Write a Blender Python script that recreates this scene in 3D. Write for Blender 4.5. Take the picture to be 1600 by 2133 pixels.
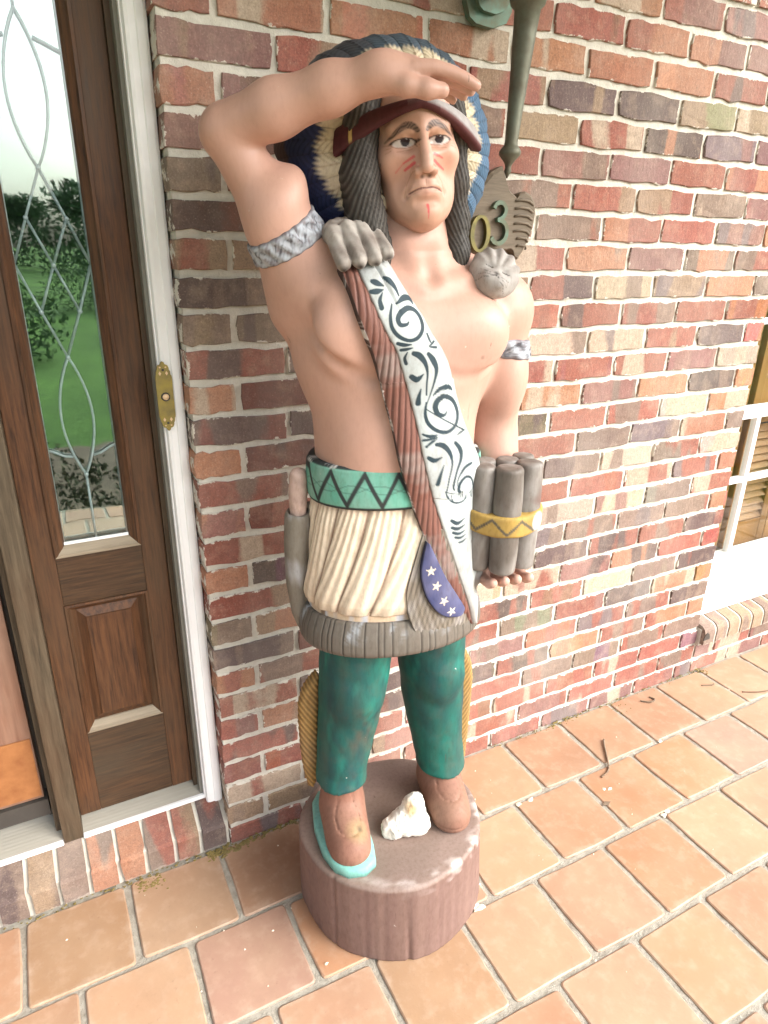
import bpy, bmesh, math, random
import numpy as np
from mathutils import Matrix, Vector

for _o in list(bpy.data.objects):
    bpy.data.objects.remove(_o, do_unlink=True)
scene = bpy.context.scene
COL = scene.collection
R = math.radians

# ------------------------------------------------------------------ camera
cam_d = bpy.data.cameras.new('camera')
cam = bpy.data.objects.new('camera', cam_d)
COL.objects.link(cam)
_r = (0.889331, -0.457035, 0.014476)
_d = (-0.155886, -0.332791, -0.930027)
_f = (0.429872, 0.824845, -0.367207)
cam.matrix_world = Matrix(((_r[0], -_d[0], -_f[0], -0.25953),
                           (_r[1], -_d[1], -_f[1], -1.33931),
                           (_r[2], -_d[2], -_f[2], 1.45522),
                           (0, 0, 0, 1)))
cam_d.sensor_fit = 'VERTICAL'
cam_d.sensor_height = 36.0
cam_d.lens = 23.42
cam_d.clip_start = 0.02
cam_d.clip_end = 2000
scene.camera = cam

# ------------------------------------------------------------------ light
SUN_AZ, SUN_EL = R(138), R(38)          # direction the light comes from (azimuth from +Y towards +X)
world = bpy.data.worlds.new('World')
scene.world = world
world.use_nodes = True
_nt = world.node_tree
_bg = _nt.nodes['Background']
_sky = _nt.nodes.new('ShaderNodeTexSky')
_sky.sky_type = 'NISHITA'
_sky.sun_disc = False
_sky.sun_elevation = SUN_EL
_sky.sun_rotation = SUN_AZ
_sky.air_density = 1.0
_sky.dust_density = 6.0
_sky.ozone_density = 1.0
_hs = _nt.nodes.new('ShaderNodeHueSaturation')
_hs.inputs['Saturation'].default_value = 0.5
_nt.links.new(_sky.outputs[0], _hs.inputs['Color'])
_nt.links.new(_hs.outputs[0], _bg.inputs['Color'])
_bg.inputs['Strength'].default_value = 0.15

sun_d = bpy.data.lights.new('sun', 'SUN')
sun_d.energy = 1.0
sun_d.angle = R(50)
sun_d.color = (0.95, 0.985, 1.0)
sun = bpy.data.objects.new('sun', sun_d)
COL.objects.link(sun)
_sd = Vector((math.sin(SUN_AZ) * math.cos(SUN_EL), math.cos(SUN_AZ) * math.cos(SUN_EL), math.sin(SUN_EL)))
sun.rotation_euler = (-_sd).to_track_quat('-Z', 'Y').to_euler()
sun.location = _sd * 20

scene.view_settings.view_transform = 'Standard'
scene.view_settings.look = 'None'
scene.view_settings.gamma = 1.0
scene.view_settings.use_curve_mapping = False
scene.view_settings.exposure = 1.6
scene.render.engine = 'CYCLES'
scene.cycles.use_denoising = True
scene.cycles.max_bounces = 8
scene.cycles.diffuse_bounces = 5
scene.cycles.glossy_bounces = 4
scene.cycles.transmission_bounces = 6
scene.cycles.transparent_max_bounces = 12

random.seed(7)
RNG = np.random.default_rng(7)

# ------------------------------------------------------------------ object helpers
def tag(o, label=None, cat=None, group=None, kind=None):
    if label: o['label'] = label
    if cat: o['category'] = cat
    if group: o['group'] = group
    if kind: o['kind'] = kind
    return o

def empty(name, loc=(0, 0, 0), rz=0.0, label=None, cat=None, group=None, kind=None, parent=None):
    o = bpy.data.objects.new(name, None)
    COL.objects.link(o)
    o.location = loc
    o.rotation_euler = (0, 0, rz)
    o.empty_display_size = 0.05
    if parent is not None: o.parent = parent
    return tag(o, label, cat, group, kind)

def link(name, me, m, parent=None):
    o = bpy.data.objects.new(name, me)
    COL.objects.link(o)
    if m is not None and not me.materials:
        me.materials.append(m)
    if parent is not None: o.parent = parent
    return o

def mesh_np(name, V, F, col=None, smooth=True):
    V = np.asarray(V, np.float32); F = np.asarray(F, np.int32)
    me = bpy.data.meshes.new(name)
    n = F.shape[1]
    me.vertices.add(len(V)); me.vertices.foreach_set('co', V.ravel())
    me.loops.add(F.size); me.loops.foreach_set('vertex_index', F.ravel())
    me.polygons.add(len(F))
    me.polygons.foreach_set('loop_start', np.arange(0, F.size, n, dtype=np.int32))
    me.polygons.foreach_set('loop_total', np.full(len(F), n, np.int32))
    me.polygons.foreach_set('use_smooth', np.full(len(F), smooth))
    me.update(calc_edges=True)
    me.validate()
    if col is not None:
        a = me.color_attributes.new('paint', 'FLOAT_COLOR', 'POINT')
        c = np.ones((len(V), 4), np.float32); c[:, :3] = col
        a.data.foreach_set('color', c.ravel())
    return me

def bm_mesh(name, bm, smooth=False):
    me = bpy.data.meshes.new(name)
    bmesh.ops.recalc_face_normals(bm, faces=bm.faces)
    bm.to_mesh(me); bm.free()
    if smooth:
        me.polygons.foreach_set('use_smooth', np.ones(len(me.polygons), bool))
    return me

def box_bm(x0, x1, y0, y1, z0, z1, bev=0.0, bm=None):
    b = bmesh.new()
    bmesh.ops.create_cube(b, size=1.0)
    bmesh.ops.scale(b, vec=(x1 - x0, y1 - y0, z1 - z0), verts=b.verts)
    bmesh.ops.translate(b, vec=((x0 + x1) / 2, (y0 + y1) / 2, (z0 + z1) / 2), verts=b.verts)
    if bev > 0:
        bmesh.ops.bevel(b, geom=b.edges[:], offset=bev, segments=2, affect='EDGES', profile=0.6)
    if bm is None: return b
    me = bpy.data.meshes.new('tmp'); b.to_mesh(me); b.free()
    bm.from_mesh(me); bpy.data.meshes.remove(me)
    return bm

def box(name, x0, x1, y0, y1, z0, z1, m, parent=None, bev=0.0):
    return link(name, bm_mesh(name, box_bm(x0, x1, y0, y1, z0, z1, bev)), m, parent)

def prism(name, pts, axis, a, b, m, parent=None, smooth=False):
    """outline pts (2d) extruded along axis ('x','y','z') from a to b"""
    bm = bmesh.new()
    def mk(p, v):
        return {'y': (p[0], v, p[1]), 'x': (v, p[0], p[1]), 'z': (p[0], p[1], v)}[axis]
    A = [bm.verts.new(mk(p, a)) for p in pts]; B = [bm.verts.new(mk(p, b)) for p in pts]
    bm.faces.new(A); bm.faces.new(B[::-1])
    n = len(pts)
    for i in range(n):
        bm.faces.new((A[i], B[i], B[(i + 1) % n], A[(i + 1) % n]))
    return link(name, bm_mesh(name, bm, smooth), m, parent)

def tube_np(path, rad, n=8, closed=False, flat=None):
    """tube along path; flat=(normal, fx, fn) squashes cross-section"""
    P = np.asarray(path, float); k = len(P)
    rad = np.broadcast_to(np.asarray(rad, float), (k,))
    T = np.gradient(P, axis=0) if not closed else np.roll(P, -1, 0) - np.roll(P, 1, 0)
    T /= np.linalg.norm(T, axis=1)[:, None] + 1e-12
    up = np.array([0, 0, 1.0]) if abs(T[0][2]) < 0.9 else np.array([1.0, 0, 0])
    V = []
    N = np.cross(T[0], up); N /= np.linalg.norm(N)
    for i in range(k):
        N = N - T[i] * (N @ T[i]); N /= np.linalg.norm(N)
        Bn = np.cross(T[i], N)
        a = np.linspace(0, 2 * math.pi, n, endpoint=False)
        V.append(P[i] + rad[i] * (np.cos(a)[:, None] * N + np.sin(a)[:, None] * Bn))
    V = np.concatenate(V)
    F = []
    for i in range(k if closed else k - 1):
        j = (i + 1) % k
        for q in range(n):
            F.append((i * n + q, i * n + (q + 1) % n, j * n + (q + 1) % n, j * n + q))
    if not closed:
        c0 = len(V); V = np.concatenate([V, P[:1], P[-1:]])
        for q in range(n):
            F.append((c0, (q + 1) % n, q, q))
            F.append((c0 + 1, (k - 1) * n + q, (k - 1) * n + (q + 1) % n, (k - 1) * n + (q + 1) % n))
    return V, F

def pymesh(name, V, F, smooth=True):
    me = bpy.data.meshes.new(name)
    F2 = []
    for f in F:
        g = []
        for v in f:
            if v not in g: g.append(int(v))
        if len(g) > 2: F2.append(g)
    me.from_pydata([tuple(map(float, v)) for v in V], [], F2)
    me.polygons.foreach_set('use_smooth', np.full(len(me.polygons), smooth))
    me.update()
    return me

def tube(name, path, rad, m, parent=None, n=8, closed=False):
    V, F = tube_np(path, rad, n, closed)
    return link(name, pymesh(name, V, F), m, parent)

def lathe_np(prof, n=24):
    V = []; F = []
    for (r, z) in prof:
        for q in range(n):
            a = 2 * math.pi * q / n
            V.append((r * math.cos(a), r * math.sin(a), z))
    for i in range(len(prof) - 1):
        for q in range(n):
            F.append((i * n + q, i * n + (q + 1) % n, (i + 1) * n + (q + 1) % n, (i + 1) * n + q))
    F.append(tuple(range(n))[::-1]); F.append(tuple((len(prof) - 1) * n + q for q in range(n)))
    return V, F

def lathe(name, prof, m, parent=None, loc=(0, 0, 0), n=24):
    V, F = lathe_np(prof, n)
    o = link(name, pymesh(name, V, F), m, parent); o.location = loc
    return o

# ------------------------------------------------------------------ material helpers
class NT:
    def __init__(self, name):
        self.m = bpy.data.materials.new(name); self.m.use_nodes = True
        self.t = self.m.node_tree; self.b = self.t.nodes['Principled BSDF']
        self.out = self.t.nodes['Material Output']
    def n(self, ty, **kw):
        x = self.t.nodes.new('ShaderNode' + ty)
        for k, v in kw.items():
            if k in ('inp',): continue
            setattr(x, k, v)
        for k, v in kw.get('inp', {}).items():
            if isinstance(v, bpy.types.NodeSocket): self.t.links.new(v, x.inputs[k])
            else: x.inputs[k].default_value = v
        return x
    def l(self, a, b): self.t.links.new(a, b)
    def noise(self, vec, scale, detail=4, rough=0.55, dist=0.0):
        return self.n('TexNoise', inp={'Vector': vec, 'Scale': scale, 'Detail': detail, 'Roughness': rough, 'Distortion': dist})
    def ramp(self, fac, stops, interp='LINEAR'):
        r = self.n('ValToRGB'); r.color_ramp.interpolation = interp
        el = r.color_ramp.elements
        while len(el) < len(stops): el.new(0.5)
        for e, (p, c) in zip(el, stops):
            e.position = p
            e.color = (c, c, c, 1) if isinstance(c, (int, float)) else (*c, 1)
        self.l(fac, r.inputs[0]); return r
    def mix(self, fac, a, b, mode='MIX'):
        x = self.n('Mix', data_type='RGBA', blend_type=mode)
        for i, v in ((0, fac), (6, a), (7, b)):
            if isinstance(v, bpy.types.NodeSocket): self.l(v, x.inputs[i])
            elif i == 0: x.inputs[0].default_value = v
            else: x.inputs[i].default_value = (*v, 1)
        return x.outputs[2]
    def math(self, op, a, b=0.5, clamp=False):
        x = self.n('Math', operation=op); x.use_clamp = clamp
        for i, v in ((0, a), (1, b)):
            if isinstance(v, bpy.types.NodeSocket): self.l(v, x.inputs[i])
            else: x.inputs[i].default_value = v
        return x.outputs[0]
    def vmath(self, op, a, b):
        x = self.n('VectorMath', operation=op)
        for i, v in ((0, a), (1, b)):
            if isinstance(v, bpy.types.NodeSocket): self.l(v, x.inputs[i])
            else: x.inputs[i].default_value = v
        return x.outputs[0]
    def bump(self, h, strength=0.3, dist=0.002, normal=None):
        x = self.n('Bump', inp={'Height': h, 'Strength': strength, 'Distance': dist})
        if normal is not None: self.l(normal, x.inputs['Normal'])
        return x.outputs[0]
    def coord(self, k='Object'): return self.n('TexCoord').outputs[k]
    def set(self, **kw):
        for k, v in kw.items():
            k = {'color': 'Base Color', 'rough': 'Roughness', 'normal': 'Normal', 'spec': 'Specular IOR Level', 'metal': 'Metallic', 'alpha': 'Alpha'}.get(k, k)
            if isinstance(v, bpy.types.NodeSocket): self.l(v, self.b.inputs[k])
            elif isinstance(v, tuple) and len(v) == 3: self.b.inputs[k].default_value = (*v, 1)
            else: self.b.inputs[k].default_value = v
        return self.m

def mat_brick(name='fired_brick', smear=1.0):
    t = NT(name); oi = t.n('ObjectInfo'); tc = t.n('TexCoord'); co = tc.outputs['Object']
    off = t.n('CombineXYZ', inp={0: t.math('MULTIPLY', oi.outputs['Random'], 91.0), 1: t.math('MULTIPLY', oi.outputs['Random'], 37.0), 2: t.math('MULTIPLY', oi.outputs['Random'], 53.0)}).outputs[0]
    v = t.vmath('ADD', co, off)
    col = oi.outputs['Color']
    sec = t.n('Attribute', attribute_type='OBJECT', attribute_name='second').outputs['Color']
    # flashed bands: upright zones across the face with ragged borders
    vx = t.vmath('MULTIPLY', v, (1.0, 0.2, 0.16))
    zone = t.math('ADD', t.noise(vx, 12.0, 1.0, 0.5, 0.25).outputs[0], t.math('MULTIPLY', t.math('SUBTRACT', t.noise(v, 70.0, 4, 0.65).outputs[0], 0.5), 0.07))
    zf = t.ramp(zone, [(0.53, 0.0), (0.575, 0.9)]).outputs[0]
    base = t.mix(zf, col, sec)
    n1 = t.noise(v, 85.0, 6, 0.75).outputs[0]
    base = t.mix(t.ramp(n1, [(0.38, 0.0), (0.72, 0.75)]).outputs[0], base, t.mix(0.55, base, (0.075, 0.05, 0.045)))
    n2 = t.noise(v, 24.0, 4, 0.65).outputs[0]
    base = t.mix(t.ramp(n2, [(0.5, 0.0), (0.78, 0.55)]).outputs[0], base, t.mix(0.45, base, (0.62, 0.47, 0.35)))
    n6 = t.noise(v, 300.0, 3, 0.7).outputs[0]
    base = t.mix(t.ramp(n6, [(0.36, 0.5), (0.5, 0.0)]).outputs[0], base, t.mix(0.6, base, (0.05, 0.035, 0.03)))
    base = t.mix(t.ramp(n6, [(0.60, 0.0), (0.72, 0.55)]).outputs[0], base, t.mix(0.6, base, (0.62, 0.52, 0.43)))
    # ragged mortar lapping over the arrises, and a few smeared patches
    g = t.n('SeparateXYZ', inp={0: tc.outputs['Generated']})
    ex = t.math('MULTIPLY', t.math('MINIMUM', g.outputs[0], t.math('SUBTRACT', 1.0, g.outputs[0])), 0.19)
    ez = t.math('MULTIPLY', t.math('MINIMUM', g.outputs[2], t.math('SUBTRACT', 1.0, g.outputs[2])), 0.0545)
    e = t.math('MINIMUM', ex, ez)
    n3 = t.noise(v, 110.0, 5, 0.7).outputs[0]
    n4 = t.noise(v, 30.0, 3, 0.6).outputs[0]
    lim = t.math('ADD', t.math('MULTIPLY', t.math('SUBTRACT', n3, 0.42), 0.014), t.math('MULTIPLY', t.math('SUBTRACT', n4, 0.52), 0.024))
    sm = t.ramp(t.math('ADD', t.math('MULTIPLY', t.math('SUBTRACT', lim, e), 500.0), 0.5), [(0.2, 0.0), (0.9, 0.92 * smear)]).outputs[0]
    base = t.mix(sm, base, (0.66, 0.63, 0.56))
    wp = t.n('NewGeometry').outputs['Position']
    wz = t.noise(t.vmath('MULTIPLY', wp, (1.0, 1.0, 0.6)), 3.2, 4, 0.6).outputs[0]
    base = t.mix(t.ramp(wz, [(0.42, 0.0), (0.75, 0.30)]).outputs[0], base, (0.50, 0.45, 0.39))
    base = t.mix(t.ramp(t.noise(t.vmath('MULTIPLY', wp, (1.0, 1.0, 0.25)), 9.0, 5, 0.65).outputs[0], [(0.52, 0.0), (0.8, 0.35)]).outputs[0], base, t.mix(0.5, base, (0.10, 0.08, 0.07)))
    wv = t.noise(t.vmath('MULTIPLY', v, (1.0, 1.0, 0.3)), 150.0, 4, 0.65).outputs[0]
    h = t.math('ADD', t.math('ADD', t.math('MULTIPLY', wv, 0.8), t.math('MULTIPLY', n1, 0.8)), t.math('MULTIPLY', sm, 0.5))
    return t.set(color=base, rough=0.9, spec=0.2, normal=t.bump(h, 0.6, 0.003))

def mat_mortar(name='mortar', c=(0.68, 0.655, 0.58), c2=(0.55, 0.525, 0.46), bs=0.6):
    t = NT(name); co = t.coord()
    n = t.noise(co, 40.0, 6, 0.65).outputs[0]; n2 = t.noise(co, 6.0, 3, 0.6).outputs[0]
    base = t.mix(t.ramp(n, [(0.3, 0.0), (0.7, 1.0)]).outputs[0], c2, c)
    base = t.mix(t.ramp(n2, [(0.45, 0.0), (0.75, 0.35)]).outputs[0], base, (0.40, 0.36, 0.30))
    h = t.math('ADD', t.noise(co, 160.0, 5, 0.7).outputs[0], t.math('MULTIPLY', n, 1.5))
    return t.set(color=base, rough=0.93, spec=0.2, normal=t.bump(h, bs, 0.003))

def mat_tile():
    t = NT('terracotta_tile'); oi = t.n('ObjectInfo'); co = t.coord()
    off = t.n('CombineXYZ', inp={0: t.math('MULTIPLY', oi.outputs['Random'], 71.0), 1: t.math('MULTIPLY', oi.outputs['Random'], 33.0)}).outputs[0]
    v = t.vmath('ADD', co, off)
    n = t.noise(v, 7.0, 4, 0.6).outputs[0]
    base = t.mix(t.ramp(n, [(0.3, 0.0), (0.7, 0.75)]).outputs[0], oi.outputs['Color'], t.mix(0.55, oi.outputs['Color'], (0.46, 0.33, 0.22)))
    n2 = t.noise(v, 28.0, 5, 0.65).outputs[0]
    base = t.mix(t.ramp(n2, [(0.5, 0.0), (0.8, 0.45)]).outputs[0], base, t.mix(0.6, base, (0.62, 0.46, 0.36)))
    n5 = t.noise(v, 90.0, 4, 0.7).outputs[0]
    base = t.mix(t.ramp(n5, [(0.62, 0.0), (0.74, 0.5)]).outputs[0], base, t.mix(0.6, base, (0.17, 0.10, 0.07)))
    # pale grout haze toward the tile edges
    sx = t.n('SeparateXYZ', inp={0: co})
    e = t.math('MAXIMUM', t.math('ABSOLUTE', sx.outputs[0]), t.math('ABSOLUTE', sx.outputs[1]))
    e = t.math('ADD', t.math('MULTIPLY', t.math('SUBTRACT', e, 0.085), 30.0), t.math('MULTIPLY', t.math('SUBTRACT', n2, 0.5), 1.6))
    base = t.mix(t.ramp(e, [(0.25, 0.0), (1.0, 0.55)]).outputs[0], base, (0.50, 0.40, 0.32))
    wp = t.n('NewGeometry').outputs['Position']
    dw = t.noise(wp, 2.6, 6, 0.65).outputs[0]
    base = t.mix(t.ramp(dw, [(0.40, 0.0), (0.70, 0.55)]).outputs[0], base, t.mix(0.6, base, (0.20, 0.135, 0.09)))
    dw2 = t.noise(wp, 14.0, 6, 0.7).outputs[0]
    base = t.mix(t.ramp(dw2, [(0.52, 0.0), (0.75, 0.4)]).outputs[0], base, t.mix(0.6, base, (0.24, 0.16, 0.11)))
    h = t.math('ADD', n2, t.math('MULTIPLY', n5, 0.5))
    return t.set(color=base, rough=t.ramp(n, [(0.3, 0.42), (0.8, 0.62)]).outputs[0], spec=0.35, normal=t.bump(h, 0.22, 0.003))

def mat_wood(name, c1, c2, c3, axis=(1, 1, 0.06), scale=26, rough=0.5, weather=0.5):
    t = NT(name); co = t.coord()
    oi = t.n('ObjectInfo')
    v = t.vmath('ADD', co, t.n('CombineXYZ', inp={0: t.math('MULTIPLY', oi.outputs['Random'], 9.0), 2: t.math('MULTIPLY', oi.outputs['Random'], 17.0)}).outputs[0])
    g = t.noise(t.vmath('MULTIPLY', v, axis), scale * 4, 6, 0.7, 0.4).outputs[0]
    base = t.mix(t.ramp(g, [(0.3, 0.0), (0.72, 1.0)]).outputs[0], c1, c2)
    w = t.noise(t.vmath('MULTIPLY', v, tuple(max(a, 0.3) for a in axis)), 7.0, 4, 0.6).outputs[0]
    base = t.mix(t.ramp(w, [(0.42, 0.0), (0.68, weather)]).outputs[0], base, c3)
    return t.set(color=base, rough=t.ramp(g, [(0.2, rough - 0.08), (0.8, rough + 0.18)]).outputs[0], spec=0.35, normal=t.bump(g, 0.35, 0.0015))

def mat_paint(name, c, rough=0.45, dirt=0.15, dc=(0.3, 0.28, 0.24)):
    t = NT(name); co = t.coord()
    n = t.noise(co, 9.0, 5, 0.6).outputs[0]
    base = t.mix(t.ramp(n, [(0.45, 0.0), (0.8, dirt)]).outputs[0], c, dc)
    g = t.noise(t.vmath('MULTIPLY', co, (1, 1, 0.08)), 120.0, 4, 0.6).outputs[0]
    return t.set(color=base, rough=rough, spec=0.4, normal=t.bump(g, 0.12, 0.001))

def mat_metal(name, c, c2, rough=0.4, metal=0.9, scale=25):
    t = NT(name); co = t.coord()
    n = t.noise(co, scale, 5, 0.6).outputs[0]
    return t.set(color=t.mix(t.ramp(n, [(0.35, 0.0), (0.7, 1.0)]).outputs[0], c, c2), metal=metal, rough=t.ramp(n, [(0.3, rough), (0.7, rough + 0.25)]).outputs[0], normal=t.bump(n, 0.15, 0.001))

def mat_statue(name, rough=0.5, grain=0.25, chips=0.5, spec=0.35, dirt=0.5, mottle=0.5):
    """hand-painted carved wood: colour comes from the painted attribute, wear from noise"""
    t = NT(name); co = t.coord()
    a = t.n('Attribute', attribute_name='paint').outputs['Color']
    n = t.noise(co, 9.0, 4, 0.6).outputs[0]
    base = t.mix(t.ramp(n, [(0.35, 0.0), (0.75, 0.5)]).outputs[0], a, t.mix(1.0, a, (1.16, 1.20, 1.24), 'MULTIPLY'))
    nb = t.noise(t.vmath('MULTIPLY', co, (1, 1, 0.35)), 130.0, 4, 0.7).outputs[0]
    base = t.mix(t.ramp(nb, [(0.42, 0.0), (0.7, mottle)]).outputs[0], base, t.mix(1.0, base, (1.22, 1.26, 1.30), 'MULTIPLY'))
    base = t.mix(t.ramp(nb, [(0.30, mottle), (0.48, 0.0)]).outputs[0], base, t.mix(1.0, base, (0.72, 0.68, 0.66), 'MULTIPLY'))
    n2 = t.noise(co, 30.0, 5, 0.65).outputs[0]
    base = t.mix(t.ramp(n2, [(0.5, 0.0), (0.8, dirt)]).outputs[0], base, t.mix(0.5, base, (0.16, 0.11, 0.08)))
    # hairline checks in the wood running up the grain
    g = t.noise(t.vmath('MULTIPLY', co, (1, 1, 0.10)), 75.0, 3, 0.6, 0.5).outputs[0]
    ck = t.ramp(g, [(0.262, 0.7), (0.278, 0.0)]).outputs[0]
    base = t.mix(ck, base, t.mix(0.8, base, (0.08, 0.05, 0.04)))
    # chips down to the primer
    n3 = t.noise(co, 55.0, 3, 0.6).outputs[0]
    cp = t.ramp(n3, [(0.745, 0.0), (0.76, chips)]).outputs[0]
    base = t.mix(cp, base, (0.72, 0.68, 0.62))
    gr = t.noise(t.vmath('MULTIPLY', co, (1, 1, 0.12)), 140.0, 4, 0.65).outputs[0]
    h = t.math('SUBTRACT', t.math('MULTIPLY', gr, 0.6), t.math('MULTIPLY', ck, 1.2))
    return t.set(color=base, rough=t.ramp(n2, [(0.3, rough), (0.75, rough + 0.2)]).outputs[0], spec=spec, normal=t.bump(h, grain, 0.0015))

M = {}
M['brick'] = mat_brick()
M['brick_edge'] = mat_brick('sill_brick', 0.25)
M['mortar'] = mat_mortar()
M['grout'] = mat_mortar('grout', (0.42, 0.40, 0.345), (0.26, 0.24, 0.20), 0.9)
M['tile'] = mat_tile()
M['door_wood'] = mat_wood('weathered_oak', (0.026, 0.012, 0.007), (0.150, 0.064, 0.026), (0.090, 0.058, 0.034), scale=34, weather=0.55)
M['door_wood_x'] = mat_wood('weathered_oak_rail', (0.024, 0.014, 0.009), (0.105, 0.055, 0.026), (0.062, 0.050, 0.034), axis=(0.06, 1, 1), scale=34, weather=0.6)
M['door_grey'] = mat_wood('greyed_oak', (0.042, 0.031, 0.020), (0.125, 0.095, 0.060), (0.095, 0.048, 0.024), scale=34, weather=0.55)
M['sill_grey'] = mat_wood('bare_grey_wood', (0.26, 0.215, 0.155), (0.36, 0.31, 0.235), (0.2, 0.16, 0.11), axis=(0.06, 1, 1), weather=0.4, rough=0.7)
M['door_red'] = mat_wood('varnished_door', (0.17, 0.075, 0.045), (0.27, 0.14, 0.09), (0.30, 0.23, 0.18), weather=0.5)
M['kick'] = mat_metal('copper_kick_plate', (0.42, 0.19, 0.075), (0.30, 0.12, 0.045), 0.3, 0.35)
M['white'] = mat_paint('white_trim_paint', (0.87, 0.89, 0.90), 0.4, 0.08)
M['white_old'] = mat_paint('white_sill_paint', (0.84, 0.85, 0.85), 0.5, 0.12)
M['caulk'] = mat_paint('grey_jamb_paint', (0.20, 0.20, 0.175), 0.6, 0.5, (0.1, 0.09, 0.07))
M['thresh'] = mat_wood('aluminium_grey_threshold', (0.36, 0.345, 0.295), (0.42, 0.40, 0.35), (0.31, 0.28, 0.225), axis=(0.04, 1, 1), weather=0.35, rough=0.6)
M['lead'] = mat_metal('lead_came', (0.42, 0.48, 0.50), (0.58, 0.64, 0.66), 0.35, 0.35, 60)
M['brass'] = mat_metal('aged_brass', (0.36, 0.28, 0.085), (0.24, 0.20, 0.09), 0.38, 0.8, 40)
M['brass_dull'] = mat_metal('tarnished_brass', (0.20, 0.165, 0.055), (0.13, 0.125, 0.06), 0.45, 0.6, 40)
M['ivory'] = mat_paint('ivory_button', (0.72, 0.52, 0.32), 0.35, 0.1)
M['dark'] = mat_paint('dark_metal_and_gap_shade', (0.05, 0.045, 0.04), 0.5, 0.2)
M['verdigris'] = mat_metal('verdigris_copper', (0.10, 0.20, 0.155), (0.14, 0.135, 0.085), 0.5, 0.3, 30)
M['bronze'] = mat_metal('patinated_bronze', (0.145, 0.155, 0.115), (0.11, 0.10, 0.07), 0.45, 0.45, 30)
M['plaque'] = mat_wood('weathered_plaque_wood', (0.10, 0.078, 0.055), (0.22, 0.18, 0.135), (0.16, 0.125, 0.09), axis=(0.10, 1, 1), scale=30, rough=0.7)
M['shutter'] = mat_wood('honey_pine_shutter', (0.21, 0.095, 0.018), (0.27, 0.13, 0.032), (0.17, 0.075, 0.016), weather=0.3, rough=0.4)
M['ceiling'] = mat_paint('porch_ceiling_paint', (0.80, 0.78, 0.70), 0.6, 0.1)
M['room'] = mat_paint('unlit_room_dark', (0.05, 0.045, 0.04), 0.8, 0.2)  # near-black colour stands in for the unlit interior behind the panes
M['moss'] = mat_paint('yellow_green_moss', (0.20, 0.155, 0.05), 0.95, 0.7, (0.11, 0.085, 0.05))
M['twig'] = mat_paint('dry_twig', (0.16, 0.11, 0.07), 0.85, 0.5)
M['fleck'] = mat_paint('pale_fleck', (0.72, 0.66, 0.54), 0.8, 0.1)

def mat_glass(name, refl, tint, fk=1.0):
    t = NT(name)
    g = t.n('BsdfGlossy', inp={'Color': (0.95, 1.0, 0.98, 1), 'Roughness': 0.012})
    tr = t.n('BsdfTransparent', inp={'Color': (*tint, 1)})
    fr = t.n('Fresnel', inp={'IOR': 1.5})
    n = t.noise(t.coord(), 6.0, 2, 0.5).outputs[0]
    t.l(t.bump(n, 0.05, 0.01), g.inputs['Normal'])
    f = t.math('ADD', t.math('MULTIPLY', fr.outputs[0], fk), refl, True)
    mx = t.n('MixShader'); t.l(f, mx.inputs[0]); t.l(tr.outputs[0], mx.inputs[1]); t.l(g.outputs[0], mx.inputs[2])
    t.l(mx.outputs[0], t.out.inputs['Surface'])
    return t.m
M['pane'] = mat_glass('window_glass', 0.34, (0.75, 0.85, 0.82))
M['pane_clear'] = mat_glass('clear_glass', 0.03, (0.94, 0.97, 0.96))
M['pane_anti'] = mat_glass('storm_glass', 0.0, (0.95, 0.97, 0.96), 0.10)

# ================================================================== SETTING
ZF = 0.016
MOD, CH = 0.2068, 0.0677             # brick module along the wall, course height
WALL_X1 = 1.7345                     # corner at the window opening
FULL_X1 = 3.4

BC = {'R': (0.29, 0.108, 0.080), 'r': (0.18, 0.068, 0.052), 'O': (0.40, 0.190, 0.115), 'P': (0.25, 0.130, 0.116),
      'D': (0.120, 0.088, 0.082), 'B': (0.220, 0.162, 0.130), 'T': (0.46, 0.375, 0.285), 't': (0.30, 0.212, 0.140),
      'N': (0.170, 0.138, 0.140)}
ROWS = {
 -3: 'RR RR RR RT RR OT PR PN RR', -2: 'RR RR RT RR RR RO PO PP RR', -1: 'RR OT OO OT OT OD OO RD BB',
 0: 'Pt Rt RR Rt Dt Dt tt tT RR', 1: 'OO PP RR RB tR RT DO NP PP', 2: 'PR PP RR RR PB PB RB RO RR',
 3: 'BD DR RR RR RB Rt Rt BT PP', 4: 'Dr rr RR RR RB RO Rt PN OO', 5: 'tR rt RR RR RT OB PB BO BR',
 6: 'DB Dr RR RR DR TB Nt OO BR', 7: 'tB BD RR RR RR RD RB RN RR', 8: 'RD Dr RR RR TB TN Rt NB OO',
 9: 'OT rB RR RR RT RR RT PP TT', 10: 'rD DD RR RR OT BB OO DB OO', 11: 'OB rD RR RR DD RT RB TT OT',
 12: 'BR rr RR RR RB BT NB OT BB', 13: 'OO Rr RR RR RT DB TB BR TT', 14: 'RT Dt RR RR RT RR RT RN OO',
 15: 'OO DD RR RR RT TB TP BB RT', 16: 'Rt rr RR RR NB BR BN BR OO', 17: 'BB Ot RR RR TT DB DR RB DR',
 18: 'DB Dr RR TT RT PD DO RR RR', 19: 'OR RB RR TT DR RR TT BB DR', 20: 'RT BB RR RB BB RP ND OT OO',
 21: 'RP tO DR BB PB RR NR BR DB', 22: 'RD RR Dr DD DR OO BR OR OO', 23: 'RR RR RB RR RP BR BB RB RB',
 24: 'RT RR Rt RR RT RR RT RR BB', 25: 'tB tD RR tR RT RP RT RB BR', 26: 'RN RR RR RP RR PN PT RP PN'}

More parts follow.
